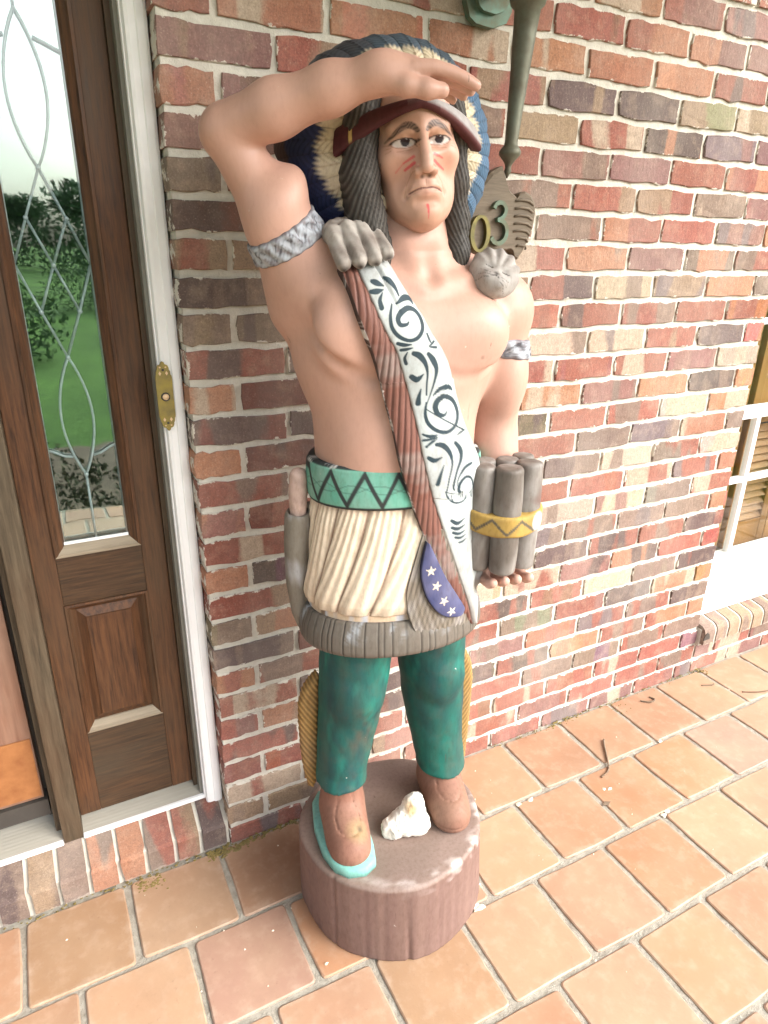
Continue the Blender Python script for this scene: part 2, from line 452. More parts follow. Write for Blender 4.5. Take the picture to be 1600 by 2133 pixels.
def brick_mesh(L, seed, depth=0.055, H=0.0545, front=-0.0022, nx=6, jag=0.0019):
    rg = np.random.default_rng(seed)
    hx, hz = L / 2, H / 2
    pts = []
    def edge(a, b, n):
        for i in range(n):
            t = i / n
            p = np.array(a) * (1 - t) + np.array(b) * t
            if i: p = p + rg.normal(0, jag, 2)
            else: p = p * (1 - rg.uniform(0.0, 0.05, 2) * np.array([0.5, 1.4])) + rg.normal(0, jag * 0.5, 2)
            pts.append(p)
    edge((-hx, -hz), (hx, -hz), nx); edge((hx, -hz), (hx, hz), 2)
    edge((hx, hz), (-hx, hz), nx); edge((-hx, hz), (-hx, -hz), 2)
    n = len(pts); bm = bmesh.new()
    fr = [bm.verts.new((p[0] * (1 - 0.0014 / hx), front + rg.normal(0, 0.0005), p[1] * (1 - 0.0014 / hz))) for p in pts]
    md = [bm.verts.new((p[0], front + 0.0014, p[1])) for p in pts]
    bk = [bm.verts.new((p[0], depth, p[1])) for p in pts]
    bm.faces.new(fr)
    for i in range(n):
        j = (i + 1) % n
        bm.faces.new((fr[i], fr[j], md[j], md[i])); bm.faces.new((md[i], md[j], bk[j], bk[i]))
    return bm_mesh('brick', bm)

_bm_cache = {}
def get_brick(L, rs, depth=0.055, **kw):
    key = (round(L, 3), rs, depth)
    if key not in _bm_cache:
        me = brick_mesh(L, hash(key) % 100000, depth, **kw); me.materials.append(M['brick']); _bm_cache[key] = me
    return _bm_cache[key]

def put_brick(parent, L, cx, cz, code, y=0.0, depth=0.055, rs=None):
    me = get_brick(L, random.randrange(9) if rs is None else rs, depth)
    o = bpy.data.objects.new('brick', me); COL.objects.link(o); o.parent = parent
    o.location = (cx + random.uniform(-.0012, .0012), y + random.uniform(-.0012, .0010), cz + random.uniform(-.0012, .0012))
    o.rotation_euler = (0, random.uniform(-.006, .006), random.uniform(-.006, .006))
    a, b = BC[code[0]], BC[code[1]]
    k = random.uniform(0.88, 1.12)
    o.color = (*[v * k * random.uniform(.95, 1.05) for v in a], 1)
    if code[0] == code[1]: b = [v * random.uniform(.72, 1.25) for v in b]
    o['second'] = [float(v) for v in b]
    return o

def recenter(o):
    me = o.data; n = len(me.vertices); a = np.empty(n * 3, np.float32); me.vertices.foreach_get('co', a); a = a.reshape(-1, 3)
    c = (a.min(0) + a.max(0)) / 2; a -= c; me.vertices.foreach_set('co', a.ravel()); me.update()
    o.location = [float(o.location[i] + c[i]) for i in range(3)]
    return o
def zc(r): return (27 - r - 0.5) * CH - ZF

wall = empty('brick_wall', (0, 0, 0), label='red and brown flashed brick wall with pale mortar behind the statue', cat='wall', kind='thing')
# mortar body
def mortar_grid(name, x0, x1, z0, z1, y, parent, step=0.012, amp=0.0009):
    nx = max(2, int((x1 - x0) / step)); nz = max(2, int((z1 - z0) / step))
    X, Z = np.meshgrid(np.linspace(x0, x1, nx + 1), np.linspace(z0, z1, nz + 1), indexing='ij')
    Y = y + RNG.normal(0, amp, X.shape)
    V = np.stack([X, Y, Z], -1).reshape(-1, 3)
    i = np.arange(nx * (nz + 1)).reshape(nx, nz + 1)[:, :-1].ravel()
    F = np.stack([i, i + nz + 1, i + nz + 2, i + 1], 1)
    return link(name, mesh_np(name, V, F), M['mortar'], parent)
mortar_grid('mortar_face', 0.004, WALL_X1 - 0.002, 0.0, 2.1, 0.003, wall)
box('mortar_core', 0.0035, WALL_X1 - 0.0022, 0.006, 0.22, 0.0, 3.2, M['mortar'], wall)
mortar_grid('mortar_face', WALL_X1 - 0.002, 3.4, 0.0, 0.118, 0.003, wall)
box('mortar_core', WALL_X1 - 0.002, 3.4, 0.006, 0.22, 0.0, 0.117, M['mortar'], wall)

_id = np.eye(3)
_extra = bmesh.new()
def add_extra(x0, x1, zc_):
    box_bm(x0, x1, -0.0045, 0.05, zc_ - 0.0283, zc_ + 0.0283, 0, _extra)
for r in range(-14, 27):
    codes = ROWS.get(r, 'RR RB PP BR OO RT DB RR BB').split()
    edges = [0.0]; e = MOD * (.48 if r % 2 else .98)
    while e < WALL_X1 - .03: edges.append(e); e += MOD
    edges.append(WALL_X1)
    for i in range(len(edges) - 1):
        a = edges[i] + (0.0 if i == 0 else 0.0058); b = edges[i + 1] - (0.0 if i == len(edges) - 2 else 0.0058)
        if i == 0: a -= 0.001
        if r < -3:
            add_extra(a, b, zc(r)); continue
        d = 0.055 if i else 0.075
        h = 0.0
        put_brick(wall, round(b - a, 3), (a + b) / 2, zc(r), codes[i] if i < len(codes) else 'RR', depth=d)
    # two courses carry on below the window
    if r >= 25:
        x = edges[-1] + 0.009 if r % 2 else edges[-1] + 0.004
        k = 0
        L = 0.1 if r == 25 else 0.1968
        while x < 2.5:
            put_brick(wall, round(L, 3), x + L / 2, zc(r), random.choice(['PB', 'PT', 'RP', 'RT']), y=0.0)
            x += L + 0.01; L = 0.1968
_ex = link('brick_course', bm_mesh('brick_course', _extra), M['brick'], wall)
_ex.color = (0.33, 0.12, 0.08, 1); _ex['second'] = [0.22, 0.14, 0.10]; _ex['kind'] = 'stuff'

# ------------------------------------------------------------------ porch floor
floor = empty('porch_floor', (0, 0, 0), kind='structure')
def grid_plane(name, x0, x1, y0, y1, z, m, parent, step=0.05, amp=0.0006):
    nx = int((x1 - x0) / step); ny = int((y1 - y0) / step)
    X, Y = np.meshgrid(np.linspace(x0, x1, nx + 1), np.linspace(y0, y1, ny + 1), indexing='ij')
    Z = z + RNG.normal(0, amp, X.shape)
    V = np.stack([X, Y, Z], -1).reshape(-1, 3)
    i = (np.arange(nx)[:, None] * (ny + 1) + np.arange(ny)[None]).ravel()
    F = np.stack([i, i + ny + 1, i + ny + 2, i + 1], 1)
    return link(name, mesh_np(name, V, F), m, parent)
grid_plane('grout_bed', -3.0, 3.6, -2.42, 0.02, -0.0035, M['grout'], floor, 0.02)
box('porch_slab', -3.0, 3.6, -2.44, 0.0, -0.5, -0.008, M['grout'], floor)

def tile_mesh(sx, sy, seed):
    rg = np.random.default_rng(seed)
    pts = []
    cr = 0.009
    for (cx, cy, a0) in ((sx / 2 - cr, sy / 2 - cr, 0), (-sx / 2 + cr, sy / 2 - cr, 90), (-sx / 2 + cr, -sy / 2 + cr, 180), (sx / 2 - cr, -sy / 2 + cr, 270)):
        j = rg.normal(0, 0.0016, 2)
        for a in (0, 45, 90):
            pts.append((cx + j[0] + cr * math.cos(R(a0 + a)), cy + j[1] + cr * math.sin(R(a0 + a))))
        nxt = {0: (0, sy / 2), 90: (-sx / 2, 0), 180: (0, -sy / 2), 270: (sx / 2, 0)}[a0]
        pts.append((nxt[0] * (1 + rg.normal(0, .008)) + rg.normal(0, 0.001), nxt[1] * (1 + rg.normal(0, .008)) + rg.normal(0, 0.001)))
    n = len(pts); bm = bmesh.new()
    top = [bm.verts.new((p[0] * .972, p[1] * .972, 0.0012)) for p in pts]
    mid = [bm.verts.new((p[0], p[1], -0.0012)) for p in pts]
    bot = [bm.verts.new((p[0], p[1], -0.008)) for p in pts]
    c = bm.verts.new((rg.normal(0, .01), rg.normal(0, .01), 0.0018))
    for i in range(n):
        j = (i + 1) % n
        bm.faces.new((c, top[i], top[j])); bm.faces.new((top[i], mid[i], mid[j], top[j])); bm.faces.new((mid[i], bot[i], bot[j], mid[j]))
    me = bm_mesh('tile', bm); me.materials.append(M['tile']); return me
TX, YL = 0.2255, [0.004, -0.2265, -0.444, -0.6675, -0.890, -1.112, -1.334, -1.556, -1.778, -2.0, -2.222, -2.42]
_tm = {}
TC = [(0.36, 0.200, 0.120), (0.40, 0.235, 0.145), (0.33, 0.180, 0.110), (0.41, 0.260, 0.165), (0.37, 0.215, 0.140), (0.33, 0.195, 0.150), (0.39, 0.195, 0.105), (0.35, 0.215, 0.125)]
for row in range(len(YL) - 1):
    ph = -0.034 if row % 2 == 0 else 0.0715
    y1, y0 = YL[row], YL[row + 1]
    for k in range(-14, 17):
        x0 = ph + k * TX; x1 = x0 + TX
        if x1 < -2.9 or x0 > 3.5: continue
        key = (row == 0, k % 3, row % 3)
        sy = y1 - y0 - (0.022 if row == 0 else 0.0135)
        kk = (round(sy, 4), (k * 7 + row * 3) % 5)
        if kk not in _tm: _tm[kk] = tile_mesh(TX - 0.0135, sy, 40 + len(_tm))
        o = bpy.data.objects.new('tile', _tm[kk]); COL.objects.link(o); o.parent = floor
        o.location = ((x0 + x1) / 2 + random.uniform(-.0015, .0015), (y0 + y1) / 2 - (0.006 if row == 0 else 0) + random.uniform(-.0015, .0015), random.uniform(-.0006, .0008))
        o.rotation_euler = (random.uniform(-.003, .003), random.uniform(-.003, .003), random.uniform(-.008, .008))
        c = random.choice(TC); q = random.uniform(.86, 1.14)
        o.color = (*[v * q for v in c], 1)

# rowlock course under the door
sill_course = empty('door_step', (0, 0, 0), label='row of weathered bricks on edge forming the step under the door', cat='step', kind='thing')
prism('mortar_bed', [(0.004, -0.01), (0.004, 0.070), (0.085, 0.112), (0.16, 0.112), (0.16, -0.01)], 'x', -2.4, -0.002, M['mortar'], sill_course)
_rl = -0.0045
_rc = ['DR', 'tR', 'BR', 'tO', 'BO', 'PB', 'tD', 'DB', 'Rt']
k = 0
x1 = -0.012
while x1 > -2.3:
    wd = 0.0555 + random.uniform(-.003, .003)
    bm = bmesh.new()
    prof = [(-0.004, 0.004), (-0.006, 0.066), (-0.001, 0.075), (0.010, 0.081), (0.089, 0.119), (0.089, 0.02)]
    rgx = np.random.default_rng(k)
    A = [bm.verts.new((x1 - wd + rgx.normal(0, .0012), p[0], p[1])) for p in prof]; B = [bm.verts.new((x1 + rgx.normal(0, .0012), p[0], p[1])) for p in prof]
    bm.faces.new(A); bm.faces.new(B[::-1])
    for i in range(len(prof)):
        j = (i + 1) % len(prof); bm.faces.new((A[i], B[i], B[j], A[j]))
    o = recenter(link('brick', bm_mesh('rowlock', bm), M['brick_edge'], sill_course))
    c = _rc[k % len(_rc)]; o.color = (*BC[c[0]], 1); o['second'] = list(BC[c[1]])
    x1 -= wd + 0.0105; k += 1

# ------------------------------------------------------------------ door unit
ZT = 3.0
frame = empty('door_casing', (-0.03, 0.06, 0.11), label='white brickmould and dark oak mullion framing the sidelight and door', cat='door frame', kind='thing')
def C(o, p):
    o.parent = p; o.matrix_parent_inverse = Matrix.Translation(p.location).inverted(); return o
# white trim beside the brick: flat with rounded edge and a stepped inner bead
bm = bmesh.new()
prof = [(-0.001, 0.052), (-0.003, 0.047), (-0.008, 0.0445), (-0.020, 0.0445), (-0.0225, 0.0475), (-0.033, 0.0475), (-0.039, 0.050), (-0.0415, 0.056), (-0.0415, 0.10), (-0.001, 0.10)]
A = [bm.verts.new((p[0], p[1], 0.108)) for p in prof]; B = [bm.verts.new((p[0], p[1], ZT)) for p in prof]
bm.faces.new(A); bm.faces.new(B[::-1])
for i in range(len(prof)):
    j = (i + 1) % len(prof); bm.faces.new((A[i], B[i], B[j], A[j]))
C(link('brickmould', bm_mesh('brickmould', bm), M['white']), frame)
C(box('jamb_edge', -0.052, -0.0417, 0.075, 0.16, 0.118, ZT, M['caulk']), frame)
C(box('jamb_edge', -0.0445, -0.0417, 0.060, 0.0748, 0.118, ZT, M['white']), frame)
C(box('jamb', -0.062, -0.0522, 0.105, 0.17, 0.12, ZT, M['door_grey']), frame)
C(box('mullion', -0.379, -0.335, 0.069, 0.17, 0.112, ZT, M['door_grey'], bev=0.003), frame)
C(box('mullion_stop', -0.392, -0.3792, 0.098, 0.17, 0.13, ZT, M['door_grey'], bev=0.002), frame)
# threshold: ribbed sloping sill with a white nosing
for (a, b) in ((-0.3348, -0.0418), (-1.5, -0.3792)):
    bm = bmesh.new(); N = 26
    pr = [(0.074 + (0.20 - 0.074) * i / N, 0.122 + 0.018 * i / N + (0.00025 if i % 2 else 0)) for i in range(N + 1)] + [(0.20, 0.10), (0.074, 0.10)]
    A = [bm.verts.new((a, *p)) for p in pr]; B = [bm.verts.new((b, *p)) for p in pr]
    bm.faces.new(A); bm.faces.new(B[::-1])
    for i in range(len(pr)):
        j = (i + 1) % len(pr); bm.faces.new((A[i], B[i], B[j], A[j]))
    C(link('threshold', bm_mesh('threshold', bm), M['thresh']), frame)
    C(box('threshold_nosing', a, b, 0.064, 0.0738, 0.112, 0.1235, M['white'], bev=0.002), frame)

# sidelight
side = empty('sidelight', (-0.2, 0.13, 0.13), label='narrow oak sidelight with leaded diamond glass beside the door', cat='sidelight', kind='thing')
XL, XR = -0.3345, -0.0625            # outer edges
GX0, GX1, GZ0, GZ1 = -0.2665, -0.1355, 0.859, 2.2
YF = 0.118                            # face of stiles
OX0, OX1 = -0.288, -0.113             # inner edges of stiles
C(box('stile', XL, OX0, YF, YF + 0.04, 0.135, ZT, M['door_wood'], bev=0.0015), side)
C(box('stile', OX1, XR, YF, YF + 0.04, 0.135, ZT, M['door_wood'], bev=0.0015), side)
C(box('lower_rail', OX0 + .0003, OX1 - .0003, YF + 0.001, YF + 0.04, 0.135, 0.372, M['door_wood_x'], bev=0.001), side)
C(box('middle_rail', OX0 + .0003, OX1 - .0003, YF + 0.001, YF + 0.04, 0.716, 0.832, M['door_wood_x'], bev=0.001), side)
C(box('top_rail', OX0 + .0003, OX1 - .0003, YF + 0.001, YF + 0.04, 2.24, ZT, M['door_wood_x'], bev=0.001), side)
def frame_mould(name, x0, x1, z0, z1, prof, m, mb, parent):
    """mitred picture-frame moulding; prof = list of (inset, y). bottom rail gets material mb"""
    for sname, mm, sides in ((name, m, (0, 1, 2)), (name + '_sill', mb, (3,))):
        cs = [((x0, z0), (x0, z1)), ((x0, z1), (x1, z1)), ((x1, z1), (x1, z0)), ((x1, z0), (x0, z0))]
        for s in sides:
            bm = bmesh.new(); rows = []
            for (ins, y) in prof:
                q = [(x0 + ins, z0 + ins), (x0 + ins, z1 - ins), (x1 - ins, z1 - ins), (x1 - ins, z0 + ins)]
                a, b = q[s], q[(s + 1) % 4]
                rows.append((bm.verts.new((a[0], y, a[1])), bm.verts.new((b[0], y, b[1]))))
            for (p, q) in zip(rows[:-1], rows[1:]):
                bm.faces.new((p[0], p[1], q[1], q[0]))
            o = link(sname, bm_mesh(sname, bm), mm); C(o, parent)
frame_mould('glass_moulding', OX0, OX1, 0.832, 2.24, [(0.0, YF + .001), (0.0, YF - .005), (0.006, YF - .006), (0.009, YF - .001), (0.0155, YF + .004), (0.0185, YF + .006), (0.0225, YF + .013), (0.0225, YF + 0.02)], M['door_wood'], M['sill_grey'], side)
frame_mould('panel_moulding', OX0, OX1, 0.372, 0.716, [(0.0, YF + .001), (0.0, YF - .003), (0.005, YF - .004), (0.009, YF + .002), (0.014, YF + .006), (0.020, YF + .013), (0.020, YF + 0.03)], M['door_wood'], M['sill_grey'], side)
# raised and fielded panel
bm = bmesh.new()
rings = [(0.0195, YF + .017), (0.0225, YF + .017), (0.040, YF + 0.007), (0.0405, YF + 0.0045)]
vs = []
for ins, y in rings:
    x0, x1, z0, z1 = OX0 + ins, OX1 - ins, 0.372 + ins, 0.716 - ins
    vs.append([bm.verts.new(p) for p in ((x0, y, z0), (x0, y, z1), (x1, y, z1), (x1, y, z0))])
for a, b in zip(vs[:-1], vs[1:]):
    for i in range(4): bm.faces.new((a[i], a[(i + 1) % 4], b[(i + 1) % 4], b[i]))
bm.faces.new(vs[-1])
C(link('raised_panel', bm_mesh('raised_panel', bm), M['door_wood']), side)
# glazing: outer pane, leading, inner pane
gx0, gx1 = OX0 + 0.018, OX1 - 0.018
C(box('outer_pane', gx0, gx1, 0.1330, 0.1350, 0.852, 2.23, M['pane_clear']), side)
C(box('inner_pane', gx0, gx1, 0.1460, 0.1480, 0.852, 2.23, M['pane']), side)
xm = (GX0 + GX1) / 2; hw = (GX1 - GX0) / 2
def came(pts, w=0.0027):
    P = [(x, 0.1395, z) for x, z in pts]
    C(tube('lead_came', P, w, M['lead'], n=6), side)
def ellip(zb, zt, bulge, s):
    return [(xm + s * bulge * math.sin(math.pi * t) ** 0.85, zb + (zt - zb) * t) for t in np.linspace(0, 1, 15)]
for s in (-1, 1):
    came(ellip(1.003, 1.246, 0.030, s)); came(ellip(1.582, 1.822, 0.032, s))
    came([(xm, 1.246), (xm + s * 0.034, 1.333), (xm + s * hw, 1.419)])
    came([(xm, 1.582), (xm + s * 0.034, 1.499), (xm + s * hw, 1.419)])
    came([(xm + s * 0.034, 1.333), (xm, 1.4175)]); came([(xm + s * 0.034, 1.499), (xm, 1.4175)])
    came([(xm + s * 0.0195, 1.043), (xm + s * 0.035, 1.046), (xm + s * 0.052, 1.056), (xm + s * hw, 1.062)])
    came([(xm + s * 0.022, 1.783), (xm + s * 0.04, 1.776), (xm + s * hw, 1.765)])
    came([(xm + s * (hw - 0.001), 0.857), (xm + s * (hw - 0.001), 2.2)], 0.002)
came([(xm, 0.858), (xm, 1.004)]); came([(xm, 1.821), (xm, 2.0)])
C(box('glass_bead', GX0, GX1, 0.1285, 0.1325, 0.8545, 0.8605, M['white']), side)
for (nx, nz) in ((0, 1.246), (0, 1.582), (0, 1.003), (-.034, 1.333), (.034, 1.333), (0, 1.4175), (-.034, 1.499), (.034, 1.499)):
    V, F = lathe_np([(0.0005, 0.0030), (0.0030, 0.0026), (0.0046, 0.001), (0.0046, -0.001), (0.0005, -0.002)], 10)
    o = link('solder_joint', pymesh('solder_joint', V, F), M['lead']); o.location = (xm + nx, 0.1372, nz); o.rotation_euler = (R(90), 0, 0)
    bpy.context.view_layer.update(); C(o, side)

# front door (only its hinge edge shows)
door = empty('front_door', (-0.85, 0.13, 0.14), label='varnished oak front door with copper kick plate at the left edge', cat='door', kind='thing')
C(box('door_slab', -1.30, -0.4035, 0.120, 0.160, 0.225, 2.9, M['door_red'], bev=0.002), door)
C(box('kick_plate', -1.27, -0.4065, 0.1155, 0.1195, 0.235, 0.400, M['kick'], bev=0.001), door)
C(box('door_sweep', -1.30, -0.396, 0.112, 0.165, 0.176, 0.222, M['dark']), door)
C(box('hinge_gap_shade_strip', -0.4034, -0.3925, 0.150, 0.165, 0.14, 2.9, M['dark']), door)  # dark strip set in the door gap to paint its shade

# room behind the glass
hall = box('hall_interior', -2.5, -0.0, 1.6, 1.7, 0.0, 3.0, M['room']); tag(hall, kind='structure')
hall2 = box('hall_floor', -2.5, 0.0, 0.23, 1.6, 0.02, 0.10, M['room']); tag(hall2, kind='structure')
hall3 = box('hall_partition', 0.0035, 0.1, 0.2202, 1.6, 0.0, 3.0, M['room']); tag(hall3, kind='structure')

# doorbell on the white trim
bell = empty('doorbell', (-0.0385, 0.0445, 1.173), label='ornate brass doorbell plate with round ivory button on the white trim', cat='doorbell')
bx = -0.0225
def bell_outline():
    half = [(0.000, 0.070), (0.003, 0.068), (0.0045, 0.064), (0.0095, 0.062), (0.0115, 0.057), (0.0115, 0.054), (0.0135, 0.050), (0.0140, 0.044), (0.0155, 0.041), (0.0160, 0.036)]
    top = half + [(0.0160, -0.036 + 0.0)] + []
    right = [(x, z) for x, z in half] + [(0.0158, 0.0)] + [(x, -z) for x, z in half[::-1]]
    left = [(-x, z) for x, z in right[::-1]][1:-1]
    return right + left
pl = [(x - 0.0385, z + 1.173) for x, z in bell_outline()]
C(prism('plate', pl, 'y', 0.0405, 0.0452, M['brass']), bell)
V, F = lathe_np([(0.0088, 0.0), (0.0088, 0.002), (0.0075, 0.0035), (0.0066, 0.002)], 20)
o = link('button_ring', pymesh('ring', V, F), M['dark']); o.location = (-0.0385, 0.0405, 1.173); o.rotation_euler = (R(90), 0, 0); bpy.context.view_layer.update(); C(o, bell)
V, F = lathe_np([(0.0066, 0.0), (0.0062, 0.003), (0.004, 0.0045), (0.0005, 0.005)], 20)
o = link('button', pymesh('button', V, F), M['ivory']); o.location = (-0.0385, 0.0405, 1.173); o.rotation_euler = (R(90), 0, 0); bpy.context.view_layer.update(); C(o, bell)
for sz in (-1, 1):
    V, F = lathe_np([(0.0026, 0.0), (0.0024, 0.0012), (0.0005, 0.0016)], 12)
    o = link('screw', pymesh('screw', V, F), M['dark']); o.location = (-0.0385, 0.0405, 1.173 + sz * 0.0535); o.rotation_euler = (R(90), 0, 0); bpy.context.view_layer.update(); C(o, bell)
    for sx in (-1, 1):
        for (dx, dz, w, h) in ((0.0065, 0.0465, 0.0028, 0.0045), (0.0055, 0.0585, 0.0022, 0.0018)):
            cx, cz = -0.0385 + sx * dx, 1.173 + sz * dz
            C(prism('cutout', [(cx - w, cz), (cx, cz - h), (cx + w, cz), (cx, cz + h)], 'y', 0.0402, 0.0408, M['ivory']), bell)

# ------------------------------------------------------------------ window at the right
win = empty('window', (2.1, 0.1, 0.22), label='white muntined window with honey pine louvred shutters inside, at the right edge', cat='window', kind='thing')
YW = 0.085
C(box('bottom_rail', 1.738, 3.3, YW, YW + 0.04, 0.345, 0.408, M['white_old'], bev=0.003), win)
C(box('meeting_rail', 1.738, 3.3, YW - 0.004, YW + 0.04, 0.930, 0.967, M['white_old'], bev=0.003), win)
C(box('top_rail', 1.738, 3.3, YW, YW + 0.04, 1.245, 1.262, M['white_old'], bev=0.002), win)
C(box('muntin', 1.738, 3.3, YW + 0.004, YW + 0.03, 0.690, 0.709, M['white_old'], bev=0.003), win)
for k in range(4):
    x = 1.950 + k * 0.30
    for (a, b) in ((0.4083, 0.6897), (0.7093, 0.9297)):
        C(box('muntin', x, x + 0.022, YW + 0.006, YW + 0.03, a, b, M['white_old'], bev=0.003), win)
C(box('frame', 1.737, 1.76, 0.06, 0.16, 0.41, 2.0, M['white_old']), win)
prism('sill', [(0.035, 0.210), (0.035, 0.248), (0.10, 0.30), (0.13, 0.344), (0.16, 0.344), (0.16, 0.21)], 'x', 1.736, 3.3, M['white_old'])
C(bpy.data.objects['sill'], win)
C(box('pane', 1.7605, 3.3, YW + 0.017, YW + 0.019, 0.4085, 2.0, M['pane_anti']), win)
# shutters (each leaf: stiles, rails, louvres)
def shutter(x0, x1, z0, z1, nl, y=0.175):
    s = empty('shutter', ((x0 + x1) / 2, y, z0)); s['label'] = 'honey pine louvred shutter leaf'; C(s, win)
    def A(o): o.parent = s; o.matrix_parent_inverse = Matrix.Translation(((x0 + x1) / 2, y, z0)).inverted()
    w = 0.040
    A(box('stile', x0, x0 + w, y - .012, y + .012, z0, z1, M['shutter'], bev=.002)); A(box('stile', x1 - w, x1, y - .012, y + .012, z0, z1, M['shutter'], bev=.002))
    A(box('rail', x0 + w, x1 - w, y - .011, y + .011, z0, z0 + 0.10, M['shutter'])); A(box('rail', x0 + w, x1 - w, y - .011, y + .011, z1 - 0.05, z1, M['shutter']))
    n = max(1, int((z1 - z0 - 0.15) / 0.030))
    for i in range(n):
        z = z0 + 0.115 + i * 0.030
        bm = box_bm(x0 + w, x1 - w, -0.0028, 0.0028, -0.0138, 0.0138)
        bmesh.ops.rotate(bm, cent=(0, 0, 0), matrix=Matrix.Rotation(R(-38), 3, 'X'), verts=bm.verts)
        bmesh.ops.translate(bm, vec=(0, y, z), verts=bm.verts)
        A(link('louvre', bm_mesh('louvre', bm), M['shutter']))
for (a, b) in ((1.775, 1.985), (2.02, 2.26), (2.264, 2.50), (2.53, 2.77)):
    shutter(a, b, 0.38, 0.93, 14); shutter(a, b, 0.945, 1.9, 30)
tag(box('window_dark_backing', 1.735, 3.4, 0.30, 0.32, 0.12, 3.0, M['room']), kind='structure')  # dark sheet added behind the louvres to make their gaps dark

# bullnose brick sill under the window
ws = empty('window_sill', (2.2, 0.0, 0.12), label='sloping bullnose brick sill under the right window', cat='sill', kind='thing')
C(box('mortar_bed', 1.736, 3.3, -0.014, 0.16, 0.119, 0.185, M['mortar']), ws)
x = 1.742; k = 0
while x < 2.7:
    wd = 0.054
    pr = []
    pr.append((0.12, 0.215)); pr.append((0.03, 0.207))
    for a in np.linspace(90, 0, 6): pr.append((-0.002 + 0.0 - 0.028 * math.cos(R(a)), 0.170 + 0.028 * math.sin(R(a)) + 0.003))
    pr += [(-0.030, 0.128), (0.12, 0.128)]
    o = recenter(prism('brick', pr, 'x', x, x + wd, M['brick_edge'], smooth=False)); C(o, ws)
    c = random.choice(['tB', 'Bt', 'BR', 'tP']); o.color = (*[v * 1.15 for v in BC[c[0]]], 1); o['second'] = list(BC[c[1]])
    if k < 14: C(prism('mortar_joint', [(p[0] + (0.004 if p[0] < 0.05 else 0), p[1] - 0.003) for p in pr], 'x', x + wd, x + wd + 0.0135, M['mortar']), ws)
    x += wd + 0.0135; k += 1
# weep hole under the end of the sill
wh = prism('weep_hole', [(0.016 * math.cos(a) + 1.752, 0.150 + 0.028 * math.sin(a)) for a in np.linspace(0, math.pi, 9)], 'y', -0.0325, -0.0305, M['dark']); C(wh, ws)

# ------------------------------------------------------------------ lantern and house number
lan = empty('wall_lantern', (0.65, 0, 1.9), label='verdigris wall lantern whose long tapered tail hangs above the number plaque', cat='lantern')
pl = [(0.598, 2.05), (0.590, 1.905), (0.600, 1.880), (0.615, 1.871), (0.655, 1.868), (0.688, 1.880), (0.699, 1.900), (0.704, 2.05)]
C(prism('back_plate', pl, 'y', -0.021, -0.0055, M['verdigris']), lan)
pl2 = [((x - 0.648) * .72 + 0.648, (z - 1.96) * .78 + 1.96) for x, z in pl]
C(prism('back_plate_boss', pl2, 'y', -0.032, -0.0205, M['verdigris']), lan)
lx, ly = 0.640, -0.15
C(tube('arm', [(0.65, -0.03, 1.93), (0.65, -0.07, 1.925), (0.645, -0.11, 1.935), (lx, ly + .005, 1.95)], 0.009, M['bronze'], n=10), lan)
pf = [(0.0015, 1.588), (0.004, 1.594), (0.0075, 1.600), (0.0055, 1.606), (0.007, 1.612), (0.011, 1.618), (0.020, 1.628), (0.0215, 1.634), (0.018, 1.640), (0.0135, 1.645), (0.0125, 1.652), (0.0145, 1.70), (0.0175, 1.76), (0.0215, 1.83), (0.024, 1.866), (0.031, 1.872), (0.034, 1.881), (0.031, 1.889), (0.040, 1.896), (0.043, 1.91), (0.050, 1.94), (0.07, 1.98), (0.095, 2.0), (0.1, 2.01)]
_V, _F = lathe_np(pf, 28)
_V = [(x + lx - 0.068 * max(0, 1.866 - z), y + ly, z) for x, y, z in _V]
C(link('tail', pymesh('tail', _V, _F), M['bronze']), lan)
for a in range(6):
    x = lx + 0.085 * math.cos(R(a * 60)); y = ly + 0.085 * math.sin(R(a * 60))
    C(box('cage_bar', x - .006, x + .006, y - .006, y + .006, 2.011, 2.33, M['bronze']), lan)
C(lathe('roof', [(0.12, 2.331), (0.11, 2.35), (0.06, 2.42), (0.02, 2.47), (0.012, 2.52), (0.002, 2.54)], M['bronze'], None, (lx, ly, 0), 24), lan)
C(lathe('glass_chimney', [(0.06, 2.012), (0.07, 2.1), (0.07, 2.25), (0.06, 2.33)], M['pane_clear'], None, (lx, ly, 0), 20), lan)

num = empty('house_number', (0.7, -0.02, 1.44), label='carved wooden house number plaque with raised digits 03, half hidden behind the headdress', cat='plaque')
po = [(0.700, 1.625), (0.712, 1.600), (0.722, 1.580), (0.735, 1.572), (0.745, 1.566), (0.752, 1.574), (0.768, 1.579), (0.785, 1.572), (0.797, 1.556), (0.801, 1.535), (0.797, 1.505), (0.786, 1.477), (0.771, 1.452), (0.760, 1.437), (0.752, 1.440), (0.747, 1.452), (0.738, 1.458), (0.710, 1.453), (0.680, 1.450), (0.640, 1.448), (0.600, 1.455), (0.590, 1.50), (0.596, 1.545), (0.625, 1.57), (0.650, 1.59), (0.672, 1.612), (0.688, 1.620)]
bm = bmesh.new()
A = [bm.verts.new((x, -0.024, z)) for x, z in po]; B = [bm.verts.new((x, -0.004, z)) for x, z in po]
cxp, czp = 0.7, 1.51
Fi = [bm.verts.new(((x - cxp) * .93 + cxp, -0.030, (z - czp) * .93 + czp)) for x, z in po]
bm.faces.new(Fi); bm.faces.new(B[::-1])
n = len(po)
for i in range(n):
    j = (i + 1) % n; bm.faces.new((Fi[i], Fi[j], A[j], A[i])); bm.faces.new((A[i], A[j], B[j], B[i]))
C(link('board', bm_mesh('board', bm), M['plaque']), num)
